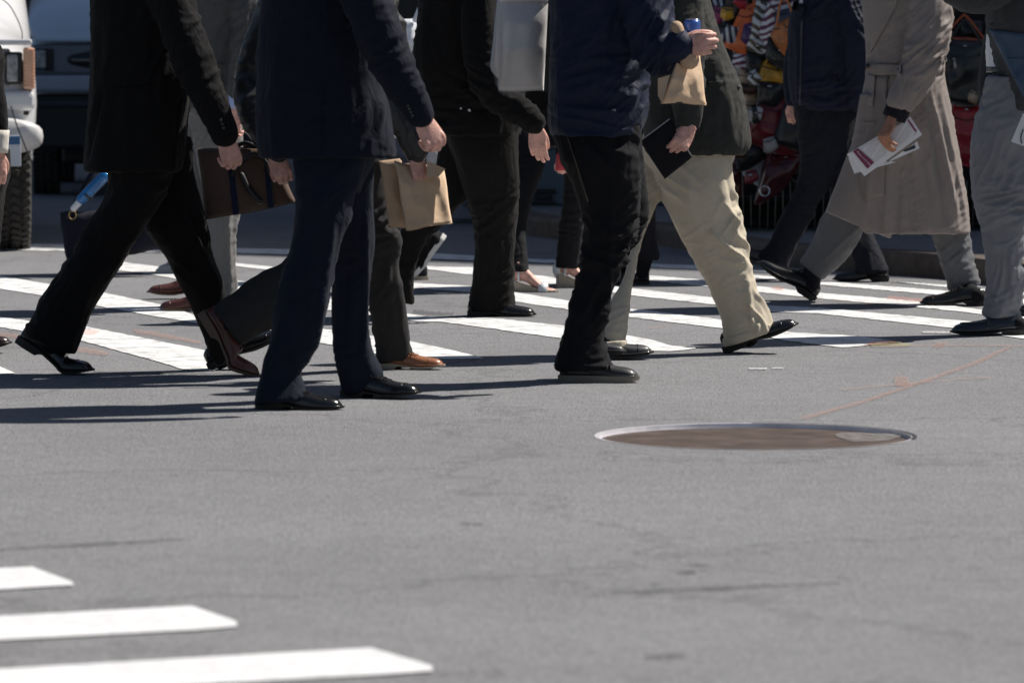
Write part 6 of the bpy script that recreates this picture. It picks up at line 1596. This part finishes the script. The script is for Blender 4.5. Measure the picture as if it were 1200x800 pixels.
bags = [  # corners, Y offset, thickness, material, label, handle?
 ([(832, 2), (852, 4), (850, 30), (834, 26)], .2, .10, 'zst', 'navy and white striped handbag at the top left of the stall', 0),
 ([(836, 10), (848, 12), (846, 24), (835, 22)], .05, .05, 'mag', 'small magenta purse over the navy striped handbag', 0),
 ([(870, 14), (884, 10), (888, 62), (853, 50)], .1, .10, 'orange', 'bright orange handbag tilted at the top of the stall', 1),
 ([(873, 30), (884, 28), (884, 53), (870, 44)], .0, .07, 'purple', 'small purple purse between the orange and the brown striped handbag', 0),
 ([(888, 4), (904, 6), (902, 58), (878, 52)], -.03, .10, 'zbr', 'cream handbag with brown zebra stripes below the hook', 1),
 ([(884, 50), (900, 54), (926, 74), (922, 82)], -.08, .08, 'zbr', 'long cream clutch with brown zebra stripes lying across the stall', 0),
 ([(904, -2), (927, 8), (906, 54), (893, 38)], -.14, .08, 'zmr', 'white handbag with maroon zebra stripes high on the stall', 1),
 ([(909, 16), (926, 12), (928, 28), (910, 26)], -.2, .06, 'navy', 'small navy purse beside the maroon zebra handbag', 0),
 ([(908, 34), (930, 20), (930, 70), (905, 42)], -.24, .09, 'rust', 'rust coloured crocodile handbag next to the navy blouson', 1),
 ([(903, 46), (926, 66), (928, 82), (900, 66)], -.18, .09, 'blackc', 'black crocodile handbag below the rust coloured one', 0),
 ([(850, 58), (872, 62), (874, 80), (856, 78)], .12, .09, 'zbk', 'black and cream swirl handbag left of the mustard one', 0),
 ([(858, 76), (876, 76), (872, 100), (862, 98)], .1, .08, 'grey', 'pale grey handbag under the swirl pattern one', 0),
 ([(840, 26), (856, 28), (856, 60), (846, 56)], .16, .10, 'black', 'black handbag left of the bright orange one', 0),
 ([(876, 62), (896, 66), (896, 86), (876, 84)], .0, .10, 'black', 'black studded handbag beneath the orange one', 0),
 ([(896, 74), (926, 80), (922, 100), (888, 100)], -.05, .11, 'yellow', 'mustard yellow handbag gathered in the middle of the stall', 1),
 ([(868, 84), (888, 84), (890, 120), (870, 118)], .05, .09, 'tan', 'tan cloth handbag left of the mustard one', 0),
 ([(868, 98), (888, 100), (888, 108), (869, 106)], -.02, .08, 'brown', 'dark brown purse crossing the tan cloth handbag', 0),
 ([(888, 98), (916, 100), (914, 124), (890, 122)], -.06, .12, 'black', 'black handbag with a silver stud under the mustard one', 0),
 ([(872, 118), (892, 122), (892, 130), (874, 148)], .02, .08, 'tan', 'small tan pouch above the dark red handbag', 0),
 ([(896, 118), (930, 122), (928, 180), (878, 158)], -.05, .12, 'red', 'big dark red handbag in the middle of the stall', 1),
 ([(922, 126), (946, 132), (944, 172), (912, 160)], -.16, .10, 'black', 'black quilted handbag right of the big dark red one', 0),
 ([(858, 160), (886, 164), (896, 184), (866, 198)], .0, .14, 'black', 'rounded black handbag below the charcoal coat hem', 0),
 ([(894, 174), (908, 176), (892, 214), (874, 200)], .05, .08, 'silver', 'silver handbag hanging under the dark red one', 0),
 ([(902, 184), (936, 186), (920, 216), (889, 232)], -.06, .10, 'oxb', 'glossy oxblood handbag with a metal ring, lowest on the stall', 1),
 ([(858, 192), (872, 198), (872, 226), (860, 224)], .14, .08, 'oxb', 'narrow oxblood purse next to the khaki trousers', 0),
 ([(932, 150), (960, 150), (958, 200), (930, 196)], .1, .12, 'brown', 'dark brown handbag behind the navy blouson', 0),
 ([(1108, 44), (1152, 46), (1152, 62), (1108, 58)], .0, .10, 'ros', 'dark orange handbag hanging right of the trench coat', 1),
 ([(1112, 56), (1150, 56), (1150, 114), (1112, 112)], -.14, .12, 'black', 'slouchy black handbag right of the trench coat', 1),
 ([(1106, 118), (1150, 118), (1150, 124), (1106, 124)], -.05, .10, 'grey', 'flat grey purse under the slouchy black handbag', 0),
 ([(1118, 130), (1148, 130), (1148, 186), (1120, 184)], -.08, .10, 'bred', 'red handbag hanging lowest between the trench coat and the grey suit', 1),
 ([(1128, 24), (1150, 24), (1150, 46), (1128, 44)], .12, .1, 'black', 'black handbag behind the dark orange one', 0),
]
small = [((856, 38, 15), 'zst', 'small striped purse squeezed left of the bright orange handbag'), ((866, 72, 15), 'zmr', 'small maroon striped purse below the bright orange handbag'), ((882, 90, 13), 'zbr', 'small cream zebra purse beside the mustard handbag'), ((862, 110, 14), 'ros', 'small dark orange purse by the charcoal coat'),
 ((884, 134, 14), 'zbk', 'small swirl purse above the dark red handbag'), ((872, 150, 14), 'bred', 'small bright red purse left of the dark red handbag'), ((902, 168, 13), 'grey', 'small pale grey purse under the dark red handbag'), ((866, 176, 14), 'brown', 'small brown purse on the rounded black handbag'), ((1120, 70, 13), 'zbk', 'small swirl purse on the slouchy black handbag'),
 ((1140, 112, 13), 'tan', 'small tan purse under the slouchy black handbag'), ((880, 206, 12), 'red', 'small dark red purse near the silver handbag'), ((852, 14, 12), 'yellow', 'small mustard purse at the top left of the stall'), ((868, 2, 14), 'bred', 'small red purse at the top edge of the stall')]
for (fx_, fy_, fw_), fm, fl in small:
    rg = random.Random(fx_ * 3 + fy_); t_ = rg.uniform(-.5, .5); ct, st_ = math.cos(t_), math.sin(t_)
    bags.append(([(fx_ + ct * a_ - st_ * b_, fy_ + st_ * a_ + ct * b_) for a_, b_ in ((-fw_ * .4, -fw_ * .4), (fw_ * .4, -fw_ * .4), (fw_ * .55, fw_ * .45), (-fw_ * .55, fw_ * .45))], -.17, .07, fm, fl, 0))
fill = [((825, 34, 34), 'brown', 'long dark brown handbag at the back of the stall, left of the orange one'), ((862, 8, 30), 'black', 'plain black handbag above the orange one'), ((845, 88, 30), 'black', 'black handbag at the back behind the charcoal sport coat hem'),
 ((866, 132, 26), 'oxb', 'oxblood purse left of the big dark red handbag'), ((880, 186, 30), 'black', 'black handbag behind the silver one'), ((905, 108, 30), 'brown', 'brown handbag behind the mustard one'), ((905, 150, 34), 'navy', 'navy handbag pressed behind the big dark red one'),
 ((925, 208, 28), 'black', 'black handbag low beside the glossy oxblood one'), ((896, -2, 30), 'black', 'black handbag hanging at the very top of the stall'), ((1124, 96, 30), 'brown', 'brown handbag behind the slouchy black one'), ((1136, 150, 30), 'oxb', 'oxblood handbag behind the bright red one'), ((1120, 8, 30), 'black', 'black handbag near the raised grey sleeve'), ((1186, 200, 30), 'black', 'black handbag behind the grey trousers')]
for (fx_, fy_, fw_), fm, fl in fill:
    rg = random.Random(fx_ * 7 + fy_); bags.append(([(fx_ - fw_ * .4 + rg.uniform(-3, 3), fy_ - fw_ * .5 + rg.uniform(-4, 4)), (fx_ + fw_ * .4, fy_ - fw_ * .5), (fx_ + fw_ * .55, fy_ + fw_ * .5 + rg.uniform(-4, 4)), (fx_ - fw_ * .55 + rg.uniform(-4, 4), fy_ + fw_ * .5)], .22, .12, fm, fl, 1))
GRP = 'handbags hanging on the street stall'
for i, (cn, dy, th, mt, lb_, hd) in enumerate(bags):
    Y = YS + dy; mx0 = sum(c[0] for c in cn) / 4; my0 = sum(c[1] for c in cn) / 4; sw = random.Random(i).uniform(1.16, 1.30)
    cn = [(mx0 + (c[0] - mx0) * sw, my0 + (c[1] - my0) * sw) for c in cn]
    o = soft_bag('handbag', cn, Y, th, H[mt], lb_, 'handbag', GRP, amp=.012, ridge=.016, edge_pow=.38, fr=11, sag=.015, seed=20 + i, nu=18, nv=18)
    A, B, C, D = cn
    if hd:
        mx_, my_ = (A[0] + B[0]) / 2, (A[1] + B[1]) / 2
        for of in (-.03, .03):
            pxtube('handle', [(A[0] + 3, A[1] + 4, Y + of), (mx_ - 4, my_ - 22, Y + of), (mx_ + 4, my_ - 22, Y + of), (B[0] - 3, B[1] + 4, Y + of)], .007, H[mt], o, n=5)
    cx_, cy_ = A[0] * .5 + B[0] * .5, (A[1] + B[1]) / 2
    if i % 3 != 1: pxtube('clasp', [(cx_ - 1.2, cy_ + 5, Y - th * .55), (cx_ + 1.2, cy_ + 5, Y - th * .55)], (.004, .006, .005, .003)[i % 4], M_CHR if i % 2 else M_DCH, o, seg=10)
    pxtube('seam', [(A[0] * .8 + D[0] * .2, A[1] * .8 + D[1] * .2, Y - th * .42), ((A[0] + B[0] + C[0] + D[0]) / 4 + 0, (A[1] + B[1]) * .37 + (C[1] + D[1]) * .13, Y - th * .56), (B[0] * .8 + C[0] * .2, B[1] * .8 + C[1] * .2, Y - th * .42)], .003, H['black'], o, n=6)
    if mt == 'oxb' and hd:
        cc = P(896, 224, Y - .08); g = Geo(); g.add(*tube([cc + X_ * .028 * math.cos(q) + Z_ * .028 * math.sin(q) for q in np.linspace(0, 2 * PI, 24)], [.005] * 24, seg=6, n=1, ball=False)); g.obj('ring', M_CHR, o)
# stall frame
st = empty('market_stall', P(930, 285, YS + .3), 'dark handbag stall of black boards and chrome bars on the sidewalk', 'market stall')
M_STB = basic('stall_black_cloth', (.010, .010, .011), rough=.9, var=.2)
z0 = KH - .004
x0s, x1s = P(812, 100, YS + .5)[0], P(1300, 100, YS + .5)[0]
g = Geo(); g.add(*box((x0s + x1s) / 2, YS + .62, (z0 + 2.3) / 2, x1s - x0s, .06, 2.3 - z0, .01)); g.obj('back_board', M_STB, st, smooth=False)
g = Geo()
for i, xx in enumerate(np.linspace(x0s + .05, x1s - .05, 52)):
    g = Geo(); zt_ = .42 + .10 * math.sin(i * 1.9) + .04 * ((i * 7) % 3); g.add(*tube([(xx, YS + .12 + .03 * math.sin(i * 2.3), z0), (xx + .01 * math.sin(i), YS + .12 + .03 * math.sin(i * 2.3), zt_)], [.0035, .0035], seg=6, n=1)); g.obj('rack_bar', basic('rack_bar_metal', (.16, .155, .15), rough=.35, metal=.8), st)
for zz in (.16, .95, 1.55, 2.0):
    g = Geo(); g.add(*tube([(x0s, YS + .2, zz), (x1s, YS + .2, zz)], [.010, .010], seg=8, n=1)); g.obj('rail', M_STB, st)
for xx in np.linspace(x0s + .02, x1s - .02, 5):
    g = Geo(); g.add(*box(xx, YS + .22, (z0 + 2.3) / 2, .04, .04, 2.3 - z0, .004)); g.obj('post', M_STB, st, smooth=False)
g = Geo(); g.add(*box((x0s + x1s) / 2, YS + .4, .30, x1s - x0s, .4, .02, .003)); g.obj('shelf', M_STB, st, smooth=False)
# folding table legs behind the trench coat
for xx in (1032, 1044, 1058):
    pass
